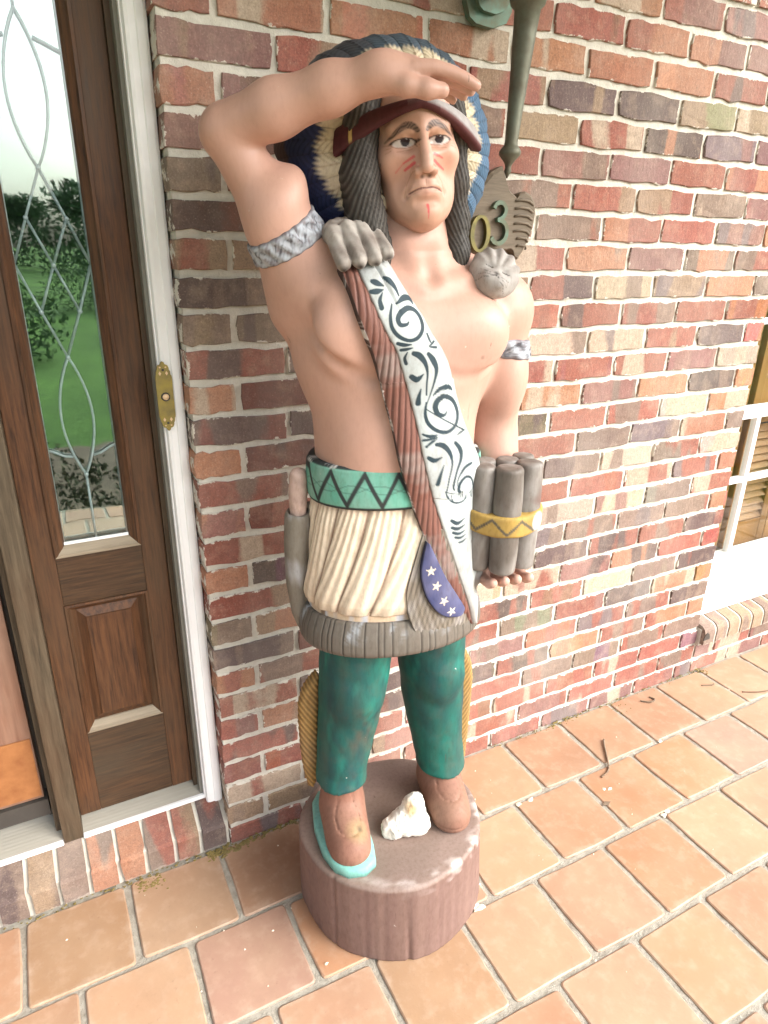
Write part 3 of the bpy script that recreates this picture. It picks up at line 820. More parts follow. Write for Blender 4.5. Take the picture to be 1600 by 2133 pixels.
# wing feathers carved on the right lobe
for k in range(7):
    z = 1.558 - k * 0.0155
    C(tube('carved_ridge', [(0.738 + 0.002 * k * (k > 4), -0.0295, z), (0.755, -0.0318, z + .003), (0.775, -0.0315, z + .001), (0.789 - 0.004 * max(0, k - 3), -0.0298, z - .006)], 0.0030, M['plaque'], n=6), num)
def ribbon(name, pts, w, y0, y1, m, parent, closed=False):
    P = np.array(pts, float); k = len(P)
    T = (np.roll(P, -1, 0) - np.roll(P, 1, 0)) if closed else np.gradient(P, axis=0)
    T /= np.linalg.norm(T, axis=1)[:, None]; Nn = np.stack([-T[:, 1], T[:, 0]], 1)
    w = np.broadcast_to(np.asarray(w, float), (k,))[:, None] / 2
    L, Rr = P + Nn * w, P - Nn * w
    V = []; F = []
    for i in range(k):
        V += [(L[i][0], y0, L[i][1]), (Rr[i][0], y0, Rr[i][1]), (Rr[i][0], y1, Rr[i][1]), (L[i][0], y1, L[i][1])]
    for i in range(k if closed else k - 1):
        j = (i + 1) % k
        for q in range(4): F.append((i * 4 + q, i * 4 + (q + 1) % 4, j * 4 + (q + 1) % 4, j * 4 + q))
    if not closed: F += [(0, 1, 2, 3), ((k - 1) * 4 + 3, (k - 1) * 4 + 2, (k - 1) * 4 + 1, (k - 1) * 4)]
    return C(link(name, pymesh(name, V, F, False), m), parent)
tt = np.linspace(0, 2 * math.pi, 32, endpoint=False)
ribbon('digit_zero', [(0.643 + 0.021 * math.cos(a), 1.489 + 0.0345 * math.sin(a)) for a in tt], 0.006 + 0.004 * np.abs(np.cos(tt)), -0.041, -0.0302, M['brass_dull'], num, True)
d3 = [(0.696, 1.540), (0.699, 1.5465), (0.707, 1.551), (0.717, 1.548), (0.722, 1.539), (0.719, 1.528), (0.711, 1.5215), (0.704, 1.520)]
d3b = [(0.705, 1.5205), (0.715, 1.519), (0.724, 1.511), (0.7265, 1.498), (0.722, 1.485), (0.711, 1.478), (0.699, 1.481), (0.693, 1.489)]
def smooth_poly(p, n=4):
    P = np.array(p, float)
    for _ in range(2):
        Q = [P[0]]
        for a, b in zip(P[:-1], P[1:]): Q += [a * .75 + b * .25, a * .25 + b * .75]
        P = np.array(Q + [P[-1]])
    return P
d3 = [((x - .712) * 1.25 + .696, (z - 1.515) * 1.16 + 1.512) for x, z in d3]; d3b = [((x - .712) * 1.25 + .696, (z - 1.515) * 1.16 + 1.512) for x, z in d3b]
ribbon('digit_three', smooth_poly(d3), 0.0085, -0.041, -0.0302, M['verdigris'], num)
ribbon('digit_three', smooth_poly(d3b), 0.0090, -0.0415, -0.0302, M['verdigris'], num)

# ------------------------------------------------------------------ porch roof and the garden in front (seen in the glass)
roof = empty('porch_roof', (0, 0, 2.7), kind='structure')
box('porch_ceiling', -3.2, 2.0, -2.0, 0.0, 2.85, 2.90, M['ceiling'], roof).location = (0, 0, -2.7)
box('porch_beam', -3.2, 2.0, -2.12, -2.0, 2.74, 2.90, M['ceiling'], roof).location = (0, 0, -2.7)
def mat_lawn():
    t = NT('lawn_grass'); co = t.coord()
    n = t.noise(co, 0.35, 5, 0.6).outputs[0]; n2 = t.noise(co, 6.0, 5, 0.7).outputs[0]
    b = t.mix(t.ramp(n, [(0.35, 0.0), (0.65, 1.0)]).outputs[0], (0.05, 0.10, 0.025), (0.10, 0.19, 0.04))
    b = t.mix(t.ramp(n2, [(0.4, 0.0), (0.8, 0.5)]).outputs[0], b, (0.03, 0.06, 0.02))
    return t.set(color=b, rough=0.95, spec=0.1, normal=t.bump(n2, 0.8, 0.05))
bm = bmesh.new()
for p in ((-400, -600, -0.5), (400, -600, -0.5), (400, 60, -0.5), (-400, 60, -0.5)): bm.verts.new(p)
bm.faces.new(bm.verts[:])
tag(link('lawn', bm_mesh('lawn', bm), mat_lawn()), kind='structure')
soil = mat_paint('mulch_soil', (0.085, 0.060, 0.040), 0.95, 0.7, (0.16, 0.12, 0.08))
tag(box('planting_bed', -6.0, 8.0, -5.6, -2.46, -0.5, -0.47, soil), kind='structure')
def mat_leaf(name, a, b):
    t = NT(name); co = t.coord(); n = t.noise(co, 1.2, 4, 0.7).outputs[0]
    return t.set(color=t.mix(n, a, b), rough=0.8, spec=0.15)
M['leaf'] = mat_leaf('tree_leaf', (0.035, 0.075, 0.03), (0.085, 0.14, 0.05))
M['shrub'] = mat_leaf('shrub_leaf', (0.03, 0.045, 0.022), (0.07, 0.075, 0.035))
def leaves(name, blobs, nper, size, m, seed):
    rg = np.random.default_rng(seed); V = []; F = []
    for (cx, cy, cz, rx, ry, rz) in blobs:
        d = rg.normal(0, 1, (nper, 3)); d /= np.linalg.norm(d, axis=1)[:, None]
        p = np.array([cx, cy, cz]) + d * np.array([rx, ry, rz]) * (rg.uniform(.55, 1.05, (nper, 1)))
        u = rg.normal(0, 1, (nper, 3)); u /= np.linalg.norm(u, axis=1)[:, None]
        w = np.cross(u, rg.normal(0, 1, (nper, 3))); w /= np.linalg.norm(w, axis=1)[:, None]
        s = size * rg.uniform(.6, 1.4, (nper, 1))
        q = np.stack([p - u * s, p + w * s * .5, p + u * s, p - w * s * .5], 1)
        V.append(q.reshape(-1, 3))
    V = np.concatenate(V); F = np.arange(len(V)).reshape(-1, 4)
    return link(name, mesh_np(name, V, F, smooth=False), m)
bl = []
for k in range(46):
    x = -60 + k * 2.9 + random.uniform(-1, 1); y = -62 + random.uniform(-9, 9)
    h = random.uniform(4.2, 6.4)
    bl.append((x, y, h * .45 - .5, 2.6, 2.6, h * .55)); bl.append((x + 1, y + 1, h * .72, 1.8, 1.8, h * .22))
tag(leaves('woodland', bl, 900, 0.22, M['leaf'], 3), 'dark green tree line beyond the lawn, reflected in the sidelight glass', 'woodland', kind='stuff')
bl = []
for k in range(34):
    x = -6 + k * 0.36 + random.uniform(-.1, .1)
    if -0.62 < x < -0.42 or random.random() < .25: continue
    bl.append((x, -3.05 + random.uniform(-.25, .2), -0.15, .32, .32, .42 + random.uniform(-.1, .12)))
tag(leaves('shrub_bed', bl, 700, 0.022, M['shrub'], 5), 'low dark shrubs along the porch edge, reflected in the sidelight glass', 'shrubs', kind='stuff')
bl = [(-2.6 + k * .55 + random.uniform(-.3, .3), -14 + random.uniform(-3, 3), 0.1, .9, .9, .8) for k in range(5)] + [(1.4 + k, -22, .3, 1.2, 1.2, 1.1) for k in range(5)]
tag(leaves('garden_bushes', bl, 1500, 0.05, M['leaf'], 8), 'rounded green bushes on the lawn, reflected in the sidelight glass', 'bushes', kind='stuff')

# ================================================================== STATUE (local frame: X to the viewer's right, Y towards the wall, Z up)
st = empty('wooden_statue', (0.328, -0.28, 0.0), -R(8), label='life-size painted wooden carving of a man in feather headdress shading his eyes', cat='statue')
f32 = np.float32
def smin(a, b, k):
    h = np.maximum(k - np.abs(a - b), 0) / k
    return np.minimum(a, b) - h * h * k * 0.25
def smax(a, b, k): return -smin(-a, -b, k)
def cap(P, a, b, ra, rb):
    a = np.array(a, f32); b = np.array(b, f32); ba = b - a
    x, y, z = P[0] - a[0], P[1] - a[1], P[2] - a[2]
    h = np.clip((x * ba[0] + y * ba[1] + z * ba[2]) / float(ba @ ba), 0, 1)
    return np.sqrt((x - h * ba[0]) ** 2 + (y - h * ba[1]) ** 2 + (z - h * ba[2]) ** 2) - (ra + (rb - ra) * h)
def ell(P, c, r, yaw=0.0, roll=0.0, pitch=0.0):
    x, y, z = P[0] - c[0], P[1] - c[1], P[2] - c[2]
    if yaw:
        ca, sa = math.cos(yaw), math.sin(yaw); x, y = x * ca + y * sa, -x * sa + y * ca
    if roll:
        ca, sa = math.cos(roll), math.sin(roll); x, z = x * ca + z * sa, -x * sa + z * ca
    if pitch:
        ca, sa = math.cos(pitch), math.sin(pitch); y, z = y * ca + z * sa, -y * sa + z * ca
    k0 = np.sqrt((x / r[0]) ** 2 + (y / r[1]) ** 2 + (z / r[2]) ** 2)
    k1 = np.sqrt((x / r[0] ** 2) ** 2 + (y / r[1] ** 2) ** 2 + (z / r[2] ** 2) ** 2) + 1e-9
    return k0 * (k0 - 1.0) / k1
def chain(P, pts, k=0.0):
    """pts: list of (x,y,z,r)"""
    d = None
    for a, b in zip(pts[:-1], pts[1:]):
        e = cap(P, a[:3], b[:3], a[3], b[3]); d = e if d is None else (np.minimum(d, e) if not k else smin(d, e, k))
    return d
def loft(P, prof, pw=2.0, cap_r=0.0):
    """prof rows: z, xc, yc, a, b"""
    A = np.array(prof, float); z = P[2]
    xc, yc, a, b = [np.interp(z, A[:, 0], A[:, i]).astype(f32) for i in (1, 2, 3, 4)]
    u, v = np.abs((P[0] - xc) / a), np.abs((P[1] - yc) / b)
    k = (u ** pw + v ** pw) ** (1.0 / pw)
    d = (k - 1.0) * np.minimum(a, b)
    return np.maximum(d, np.maximum(A[0, 0] - z, z - A[-1, 0]))

def surface_nets(f, lo, hi, h):
    ax = [np.arange(lo[i], hi[i] + h, h, dtype=f32) for i in range(3)]
    nx, ny, nz = map(len, ax)
    D = np.empty((nx, ny, nz), f32)
    st_ = max(1, int(1.2e6 / (ny * nz)))
    for i in range(0, nx, st_):
        X, Y, Z = np.meshgrid(ax[0][i:i + st_], ax[1], ax[2], indexing='ij')
        D[i:i + st_] = f((X, Y, Z))
    D[0] = np.maximum(D[0], 1e-4); D[-1] = np.maximum(D[-1], 1e-4)
    D[:, 0] = np.maximum(D[:, 0], 1e-4); D[:, -1] = np.maximum(D[:, -1], 1e-4)
    D[:, :, 0] = np.maximum(D[:, :, 0], 1e-4); D[:, :, -1] = np.maximum(D[:, :, -1], 1e-4)
    S = D < 0
    cnt = np.zeros((nx - 1, ny - 1, nz - 1), np.int8)
    for a in (0, 1):
        for b in (0, 1):
            for c in (0, 1): cnt += S[a:nx - 1 + a, b:ny - 1 + b, c:nz - 1 + c]
    act = (cnt > 0) & (cnt < 8)
    I, J, K = np.nonzero(act)
    idx = np.full(act.shape, -1, np.int32); idx[I, J, K] = np.arange(len(I))
    acc = np.zeros((len(I), 3), f32); num = np.zeros(len(I), f32)
    cs = [(a, b, c) for a in (0, 1) for b in (0, 1) for c in (0, 1)]
    for p in cs:
        for ax_ in range(3):
            if p[ax_]: continue
            q = list(p); q[ax_] = 1
            d0 = D[I + p[0], J + p[1], K + p[2]]; d1 = D[I + q[0], J + q[1], K + q[2]]
            m = (d0 < 0) != (d1 < 0)
            t = np.where(m, d0 / (d0 - d1 + 1e-20), 0)
            pos = np.tile(np.array(p, f32), (len(I), 1)); pos[:, ax_] = t
            acc += pos * m[:, None]; num += m
    V = acc / num[:, None] + np.stack([I, J, K], 1)
    V = V * h + np.array([ax[0][0], ax[1][0], ax[2][0]], f32)
    Fs = []
    for ax_ in range(3):
        o1, o2 = (ax_ + 1) % 3, (ax_ + 2) % 3
        sl0 = [slice(None)] * 3; sl1 = [slice(None)] * 3
        sl0[ax_] = slice(0, -1); sl1[ax_] = slice(1, None)
        A, B = S[tuple(sl0)], S[tuple(sl1)]
        ch = A != B
        lim = [slice(None)] * 3
        E = np.array(np.nonzero(ch)).T
        ok = (E[:, o1] > 0) & (E[:, o2] > 0) & (E[:, o1] < ch.shape[o1] - 1) & (E[:, o2] < ch.shape[o2] - 1)
        E = E[ok]
        fl = A[E[:, 0], E[:, 1], E[:, 2]]
        qs = []
        for (d1, d2) in ((-1, -1), (0, -1), (0, 0), (-1, 0)):
            Q = E.copy(); Q[:, o1] += d1; Q[:, o2] += d2
            qs.append(idx[Q[:, 0], Q[:, 1], Q[:, 2]])
        q = np.stack(qs, 1)
        q[~fl] = q[~fl][:, ::-1]
        Fs.append(q)
    F = np.concatenate(Fs)
    F = F[(F >= 0).all(1)]
    return V, F

def sculpt(name, f, lo, hi, h, paint, m, parent):
    V, F = surface_nets(f, lo, hi, h)
    c = paint(V) if callable(paint) else np.tile(np.array(paint, f32), (len(V), 1))
    return link(name, mesh_np(name, V, F, c), m, parent)

M['skin'] = mat_statue('painted_skin', 0.36, 0.12, 0.55, 0.45, 0.12, 0.14)
M['carved'] = mat_statue('painted_carving', 0.55, 0.3, 0.4, 0.3, 0.35)
M['carved_worn'] = mat_statue('worn_painted_carving', 0.5, 0.35, 0.7, 0.35, 0.5)
SKIN = np.array((0.53, 0.315, 0.245), f32)
SKIN_D = np.array((0.47, 0.235, 0.14), f32)

# ---- torso, arms and hands
TORSO = [(0.98, -.012, .000, .150, .096), (1.08, -.014, .0, .150, .096), (1.14, -.015, .0, .150, .099), (1.20, -.012, .0, .157, .106),
         (1.27, -.008, .0, .168, .114), (1.33, -.002, .0, .175, .115), (1.38, .004, .004, .160, .100), (1.415, .010, .010, .125, .078), (1.445, .012, .012, .075, .060)]
def smooth_rows(rows, n=90):
    A = np.array(rows, float); z = np.linspace(A[0, 0], A[-1, 0], n)
    B = np.stack([np.interp(z, A[:, 0], A[:, i]) for i in range(A.shape[1])], 1)
    for _ in range(60):
        B[1:-1, 1:] = B[1:-1, 1:] * .5 + (B[:-2, 1:] + B[2:, 1:]) * .25
    return B
TORSO = smooth_rows(TORSO)
SR, EL_, WR = (-.160, .008, 1.405), (-.286, .012, 1.612), (-.088, -.128, 1.678)
SL, ELL, WL = (.188, .004, 1.352), (.203, .022, 1.115), (.203, .002, .915)
fd = np.array([0.117, -0.024, -0.003]); fd = fd / np.linalg.norm(fd)
def hand_R(P):
    W = np.array(WR)
    def q(a, y, z): return tuple(W + fd * a + np.array([0, y, z]))
    d = ell(P, q(.036, .003, .002), (.036, .029, .0160), yaw=-.2)
    d = smin(d, cap(P, q(-.008, .0, .0), q(.03, .003, .001), .0235, .0205), .018)
    for i, (yy, L, r) in enumerate(((-.0195, 1.0, .0092), (-.0035, 1.0, .0090), (.0115, .95, .0086), (.0255, .80, .0078))):
        zt = .004 - .0034 * i
        p = [(*q(.036, yy + .003, zt), r + .003), (*q(.060, yy, zt + .002), r + .0012), (*q(.060 + .026 * L, yy, zt - .002), r), (*q(.060 + .045 * L, yy, zt - .008), r - .0008), (*q(.060 + .060 * L, yy + .001, zt - .0145), r - .0016)]
        d = smin(d, chain(P, p), .0022)
    th = [(*q(.002, -.008, -.008), .0165), (*q(.024, -.021, -.017), .0135), (*q(.050, -.026, -.0205), .0118), (*q(.071, -.025, -.0205), .0100)]
    d = smin(d, chain(P, th, .008), .004)
    return d
def hand_L(P):
    d = ell(P, (.200, -.020, .868), (.040, .042, .022))
    d = smin(d, cap(P, WL, (.200, -.006, .875), .033, .028), .03)
    for i in range(4):
        x = .146 + .0265 * i
        d = smin(d, chain(P, [(x * .5 + .1, -.045, .862, .013), (x, -.085, .853, .0118), (x - .002, -.118, .857, .0108), (x - .003, -.130, .864, .0098)]), .005)
    d = smin(d, chain(P, [(.165, -.01, .885, .016), (.135, -.04, .89, .013), (.122, -.075, .90, .011)]), .012)
    return d
def body(P):
    x, y, z = P
    d = loft(P, TORSO, 2.25)
    # lats and ribcage
    d = smin(d, ell(P, (-.135, .020, 1.305), (.062, .070, .105), roll=.10), .04)
    d = smin(d, ell(P, (.120, .020, 1.30), (.062, .070, .10)), .04)
    # pectorals
    d = smin(d, ell(P, (-.104, -.062, 1.338), (.084, .052, .080), yaw=.30, roll=.30), .022)
    d = smin(d, ell(P, (.076, -.062, 1.322), (.086, .046, .068), yaw=-.30), .030)
    # crease under the pectorals, sternum line
    d = smax(d, -chain(P, [(-.190, -.056, 1.425, .003), (-.190, -.058, 1.382, .005), (-.185, -.060, 1.338, .006), (-.170, -.086, 1.302, .006), (-.137, -.099, 1.272, .006), (-.105, -.106, 1.260, .006), (-.072, -.112, 1.256, .006), (-.03, -.115, 1.258, .004)]), .020)
    d = smax(d, -chain(P, [(.148, -.066, 1.268, .004), (.110, -.100, 1.252, .005), (.068, -.112, 1.252, .005), (.03, -.116, 1.262, .004)]), .016)
    # belly
    d = smin(d, ell(P, (-.014, -.052, 1.12), (.115, .058, .10)), .04)
    # neck and shoulders
    d = smin(d, cap(P, (.014, .014, 1.37), (.012, .006, 1.53), .060, .050), .035)
    d = smin(d, cap(P, (.012, .022, 1.445), (.150, .014, 1.398), .042, .042), .04)
    d = smin(d, cap(P, (.010, .022, 1.445), (-.120, .012, 1.425), .042, .048), .04)
    d = smin(d, cap(P, (.022, -.072, 1.400), (.155, -.040, 1.408), .012, .014), .022)
    d = smin(d, cap(P, (.000, -.072, 1.400), (-.12, -.040, 1.425), .012, .014), .022)
    for s in (-1, 1):
        d = smin(d, cap(P, (.013 + s * .044, .002, 1.50), (.013 + s * .013, -.060, 1.412), .011, .007), .024)
    d = smax(d, -ell(P, (.012, -.088, 1.418), (.012, .014, .012)), .022)
    # left arm, hanging
    d = smin(d, ell(P, SL, (.060, .062, .070)), .030)
    d = smin(d, cap(P, SL, ELL, .053, .046), .018)
    d = smin(d, ell(P, (.198, -.010, 1.235), (.046, .047, .075)), .02)
    d = smin(d, cap(P, ELL, WL, .046, .036), .012)
    d = smin(d, ell(P, (.203, .008, 1.06), (.045, .046, .075)), .02)
    # right arm, raised
    d = smin(d, ell(P, (-.165, .002, 1.405), (.060, .062, .065)), .045)
    d = smin(d, chain(P, [(*SR, .061), (-.226, .008, 1.512, .0435), (*EL_, .036)], .02), .028)
    d = smin(d, ell(P, (-.218, -.010, 1.512), (.036, .042, .066), roll=-.5), .03)
    d = smin(d, chain(P, [(-.282, .008, 1.618, .0365), (-.222, -.036, 1.640, .0365), (-.152, -.084, 1.662, .0310), (*WR, .0235)], .02), .010)
    d = smin(d, ell(P, (-.293, .020, 1.612), (.029, .030, .029)), .02)
    d = smin(d, cap(P, (-.185, .035, 1.36), (-.205, .018, 1.47), .045, .042), .035)
    d = np.minimum(smin(d, hand_R(P), .018), 9)
    d = smin(d, hand_L(P), .012)
    return d
def paint_skin(V):
    c = np.tile(SKIN, (len(V), 1))
    nn = np.clip(.5 + .5 * np.sin(V[:, 0] * 31 + 3 * np.sin(V[:, 2] * 11)) * np.sin(V[:, 2] * 23 + V[:, 1] * 19), 0, 1)[:, None] * .35
    c = c * (1 - nn) + np.array((.57, .345, .27), f32) * nn
    n = np.sin(V[:, 0] * 17 + 1) * np.sin(V[:, 1] * 13) * np.sin(V[:, 2] * 19 + 2)
    c *= (1 + 0.05 * n)[:, None]
    # spots of another tone blended into the skin colour
    def blend(p, r, col, a):
        w = np.clip(1 - np.linalg.norm((V - np.array(p, f32)) / np.array(r, f32), axis=1), 0, 1)[:, None] * a
        c[:] = c * (1 - w) + np.array(col, f32) * w
    blend((.100, -.118, 1.287), (.005, .02, .005), (.10, .055, .04), 1.0)     # nipple
    return c
# ---- head
HC = np.array([0.005, 0.004, 1.613]); HS = 0.88
_cy, _sy = math.cos(-.169), math.sin(-.169); _cr, _sr = math.cos(-.117), math.sin(-.117)
HR = np.array([[_cy, -_sy, 0], [_sy, _cy, 0], [0, 0, 1]]) @ np.array([[_cr, 0, _sr], [0, 1, 0], [-_sr, 0, _cr]])
def to_head(P):
    x, y, z = [(P[i] - HC[i]) / HS for i in range(3)]
    return tuple((HR[0, i] * x + HR[1, i] * y + HR[2, i] * z).astype(f32) for i in range(3))
def from_head(p): return HC + HS * (HR @ np.array(p, float))
def head(Pw):
    P = to_head(Pw); x, y, z = P
    d = ell(P, (0, .004, .035), (.074, .094, .094))
    d = smin(d, ell(P, (0, -.020, -.030), (.066, .072, .108)), .03)
    d = smin(d, ell(P, (0, -.045, -.075), (.048, .046, .066)), .03)
    d = smin(d, ell(P, (0, -.064, -.122), (.031, .026, .024)), .028)
    A = (np.abs(x), y, z)
    d = smin(d, ell(A, (.034, -.022, -.092), (.026, .046, .040)), .025)        # jaw
    d = smin(d, ell(A, (.046, -.052, -.030), (.024, .026, .020)), .028)      # cheekbone
    d = smin(d, cap(A, (.0, -.086, .020), (.044, -.070, .018), 0.0135, .0115), .009)   # brow ridge
    d = smax(d, -ell(A, (.030, -.095, -.006), (.0235, .0195, .0155)), .009)     # socket
    d = smax(d, -ell(A, (.042, -.094, -.066), (.018, .016, .026)), .03)      # hollow cheek
    d = smin(d, ell(A, (.031, -.0655, -.006), (.0205, .0165, .0125)), .002)  # eyeball
    up = [(.0525, -.063, -.0090, .0022), (.042, -.0780, -.0010, .0030), (.030, -.0842, .0018, .0034), (.018, -.0825, -.0020, .0030), (.0105, -.0790, -.0090, .0022)]
    lo = [(.0525, -.063, -.0090, .0018), (.042, -.0755, -.0136, .0024), (.030, -.0800, -.0148, .0024), (.0105, -.0790, -.0090, .002)]
    d = smin(d, chain(A, up), .004); d = smin(d, chain(A, lo), .004)
    d = smin(d, chain(A, [(.052, -.064, .0, .004), (.037, -.082, .0095, .0050), (.018, -.087, .0085, .0045)]), .008)
    # nose
    d = smin(d, chain(P, [(0, -.090, .010, .0092), (0, -.1025, -.010, .0094), (0, -.1125, -.032, .0105), (0, -.1145, -.047, .0112)]), .007)
    d = smin(d, ell(A, (.0150, -.0985, -.0530), (.0092, .0135, .0088)), .008)
    d = smax(d, -ell(A, (.0068, -.1055, -.0625), (.0042, .0060, .0040)), .003)
    # mouth, turned down at the corners
    d = smin(d, ell(P, (0, -.075, -.083), (.034, .022, .024)), .018)
    d = smin(d, chain(A, [(0, -.0965, -.0755, .0044), (.010, -.0955, -.0750, .0044), (.020, -.0895, -.0775, .0034), (.027, -.0825, -.0820, .0022)]), .006)
    d = smin(d, chain(A, [(0, -.0950, -.0875, .0060), (.012, -.0922, -.0876, .0054), (.022, -.0850, -.0888, .0032)]), .007)
    d = smax(d, -chain(A, [(0, -.1035, -.0805, .0020), (.010, -.1022, -.0802, .0020), (.020, -.0955, -.0826, .0020), (.0290, -.0860, -.0868, .0018)]), .003)
    d = smax(d, -chain(P, [(0, -.104, -.065, .0026), (0, -.104, -.072, .0026)]), .006)
    d = smax(d, -chain(A, [(.021, -.100, -.050, .0030), (.032, -.0915, -.068, .0034), (.037, -.082, -.090, .0028)]), .008)
    d = smax(d, -cap(P, (-.016, -.0975, -.1045), (.016, -.0975, -.1045), .004, .004), .012)
    d = smin(d, ell(P, (0, -.083, -.120), (.018, .012, .014)), .014)
    return d * HS
def crom0(keys, n):
    K = np.array(keys, float); t = np.linspace(0, len(K) - 1, n); i = np.minimum(t.astype(int), len(K) - 2); u = (t - i)[:, None]
    p0 = K[np.maximum(i - 1, 0)]; p1 = K[i]; p2 = K[i + 1]; p3 = K[np.minimum(i + 2, len(K) - 1)]
    return 0.5 * (2 * p1 + (p2 - p0) * u + (2 * p0 - 5 * p1 + 4 * p2 - p3) * u ** 2 + (3 * p1 - p0 - 3 * p2 + p3) * u ** 3)
def paint_head(V):
    x, y, z = to_head((V[:, 0], V[:, 1], V[:, 2])); a = np.abs(x)
    c = np.tile(np.array((0.58, 0.345, 0.258), f32), (len(V), 1))
    fr = y < -.035
    def put(m, col, al=1.0):
        m = np.clip(m * fr, 0, 1)[:, None] * al
        c[:] = c * (1 - m) + np.array(col, f32) * m
    def seg(px, pz, qx, qz, r0, r1, xx=None, soft=.0010):
        xx = x if xx is None else xx
        bx, bz = qx - px, qz - pz; L = bx * bx + bz * bz
        t = np.clip(((xx - px) * bx + (z - pz) * bz) / L, 0, 1)
        d = np.hypot(xx - px - t * bx, z - pz - t * bz)
        return np.clip((r0 + (r1 - r0) * t - d) / soft + .5, 0, 1)
    put(np.clip(1 - np.hypot((a - .044) / .035, (z + .05) / .045), 0, 1), (0.62, 0.30, 0.21), .5)
    put(np.clip(1 - np.hypot(a / .05, (z + .128) / .03), 0, 1), (0.42, 0.20, 0.11), .35)
    # brownish eye-socket shading put into the colour, wrinkles
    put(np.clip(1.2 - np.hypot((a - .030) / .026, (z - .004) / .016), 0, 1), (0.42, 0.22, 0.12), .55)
    # brows
    def strokes(s):
        m = 0
        bp = crom0([(.0085, .0095, .0034), (.0165, .0168, .0052), (.0270, .0188, .0054), (.0390, .0130, .0044), (.0500, .0050, .0030), (.0600, -.0020, .0012)], 24)
        for b0, b1 in zip(bp[:-1], bp[1:]): m = np.maximum(m, seg(b0[0], b0[1], b1[0], b1[1], b0[2], b1[2], a, .0022))
        return m * (0.82 + 0.18 * np.sin((a * .75 + z * 1.15) * 900 + 2 * np.sin(a * 300)))
    put(strokes(1), (0.055, 0.032, 0.024))
    # eyes
    e = np.hypot((a - .031) / .0205, (z + .0068) / np.where(z > -.0068, .0068, .0068))
    almond = np.clip((1 - e) * 9, 0, 1)
    put(almond, (0.56, 0.50, 0.46))
    ir = np.hypot(x - np.where(x < 0, -.0285, .0320), (z + .0038))
    put(np.clip((.0086 - ir) / .0010, 0, 1) * (almond > .25), (0.028, 0.018, 0.022))
    put(np.clip((.0020 - np.hypot(x - np.where(x < 0, -.0265, .0340), z - .0002)) / .0008, 0, 1), (0.85, 0.85, 0.85))
    put(np.clip(1.3 - np.abs(e - 1.06) / .17, 0, 1) * (z > -.0075), (0.04, 0.022, 0.018), 1.0)
    put(np.clip(1 - np.abs(e - 1.06) / .12, 0, 1) * (z <= -.0075), (0.20, 0.10, 0.065), .7)
    put(seg(.0125, -.0085, .0095, -.0135, .0013, .0006, a, .0007), (0.12, 0.05, 0.035), .8)
    for k in range(3): put(seg(.053, -.008 - .004 * k, .064, -.006 - .007 * k, .0006, .0003, a, .0007), (0.36, 0.18, 0.10), .7)
    put(seg(.044, -.0190, .018, -.0175, .0007, .0005, a, .0008), (0.40, 0.2, 0.12), .6)
    # nostrils, mouth line
    put(np.clip(1.2 - np.hypot((a - .0068) / .0048, (z + .0615) / .0042), 0, 1) * (y < -.095), (0.10, 0.045, 0.025), .9)
    mp = crom0([(0, -.0800), (.010, -.0796), (.020, -.0822), (.0295, -.0866)], 16)
    for b0, b1 in zip(mp[:-1], mp[1:]): put(seg(b0[0], b0[1], b1[0], b1[1], .0011, .0011, a, .0012), (0.16, 0.065, 0.055), .9)
    put(np.clip(1 - np.hypot(a / .024, (z + .0880) / .008), 0, 1), (0.50, 0.24, 0.17), .8)
    put(seg(0, -.066, 0, -.076, .0007, .0005, None, .0007), (0.28, 0.12, 0.07), .8)
    put(seg(.021, -.052, .032, -.072, .0008, .0006, a, .001), (0.36, 0.18, 0.1), .6); put(seg(.032, -.072, .0365, -.093, .0006, .0005, a, .001), (0.36, 0.18, 0.1), .5)
    # war paint
    RED = (0.60, 0.10, 0.10)
    for (p, q, w, w2, al) in (((.0175, -.0290), (.034, -.0370), .0026, .0014, .9), ((.0170, -.0385), (.0315, -.0475), .0027, .0022, 1.0), ((.034, -.037), (.0475, -.0500), .0009, .0012, .6)):
        put(seg(-p[0], p[1], -q[0], q[1], w, w2), RED, al)
    for (p, q, w, w2, al) in (((.0200, -.0275), (.036, -.0345), .0028, .0012, .85), ((.0195, -.0385), (.038, -.0520), .0028, .0016, .9)):
        put(seg(p[0], p[1], q[0], q[1], w, w2), RED, al)
    put(seg(.0005, -.1065, .0005, -.1175, .0024, .0018), RED); put(seg(.0005, -.1175, .0005, -.1290, .0012, .0008), RED, .9)
    n = np.sin(V[:, 0] * 67) * np.sin(V[:, 2] * 73)
    return c * (1 + .025 * n)[:, None]
Vs, Fs_, Cs = [], [], []
def add_piece(f, lo, hi, h, paint):
    V, F = surface_nets(f, lo, hi, h)
    Vs.append(V); Fs_.append(F + sum(len(v) for v in Vs[:-1])); Cs.append(paint(V))
add_piece(body, (-.37, -.22, .83), (.28, .14, 1.74), .0032, paint_skin)
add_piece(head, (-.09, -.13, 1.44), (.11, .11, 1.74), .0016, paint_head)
link('body', mesh_np('body', np.concatenate(Vs), np.concatenate(Fs_), np.concatenate(Cs)), M['skin'], st)

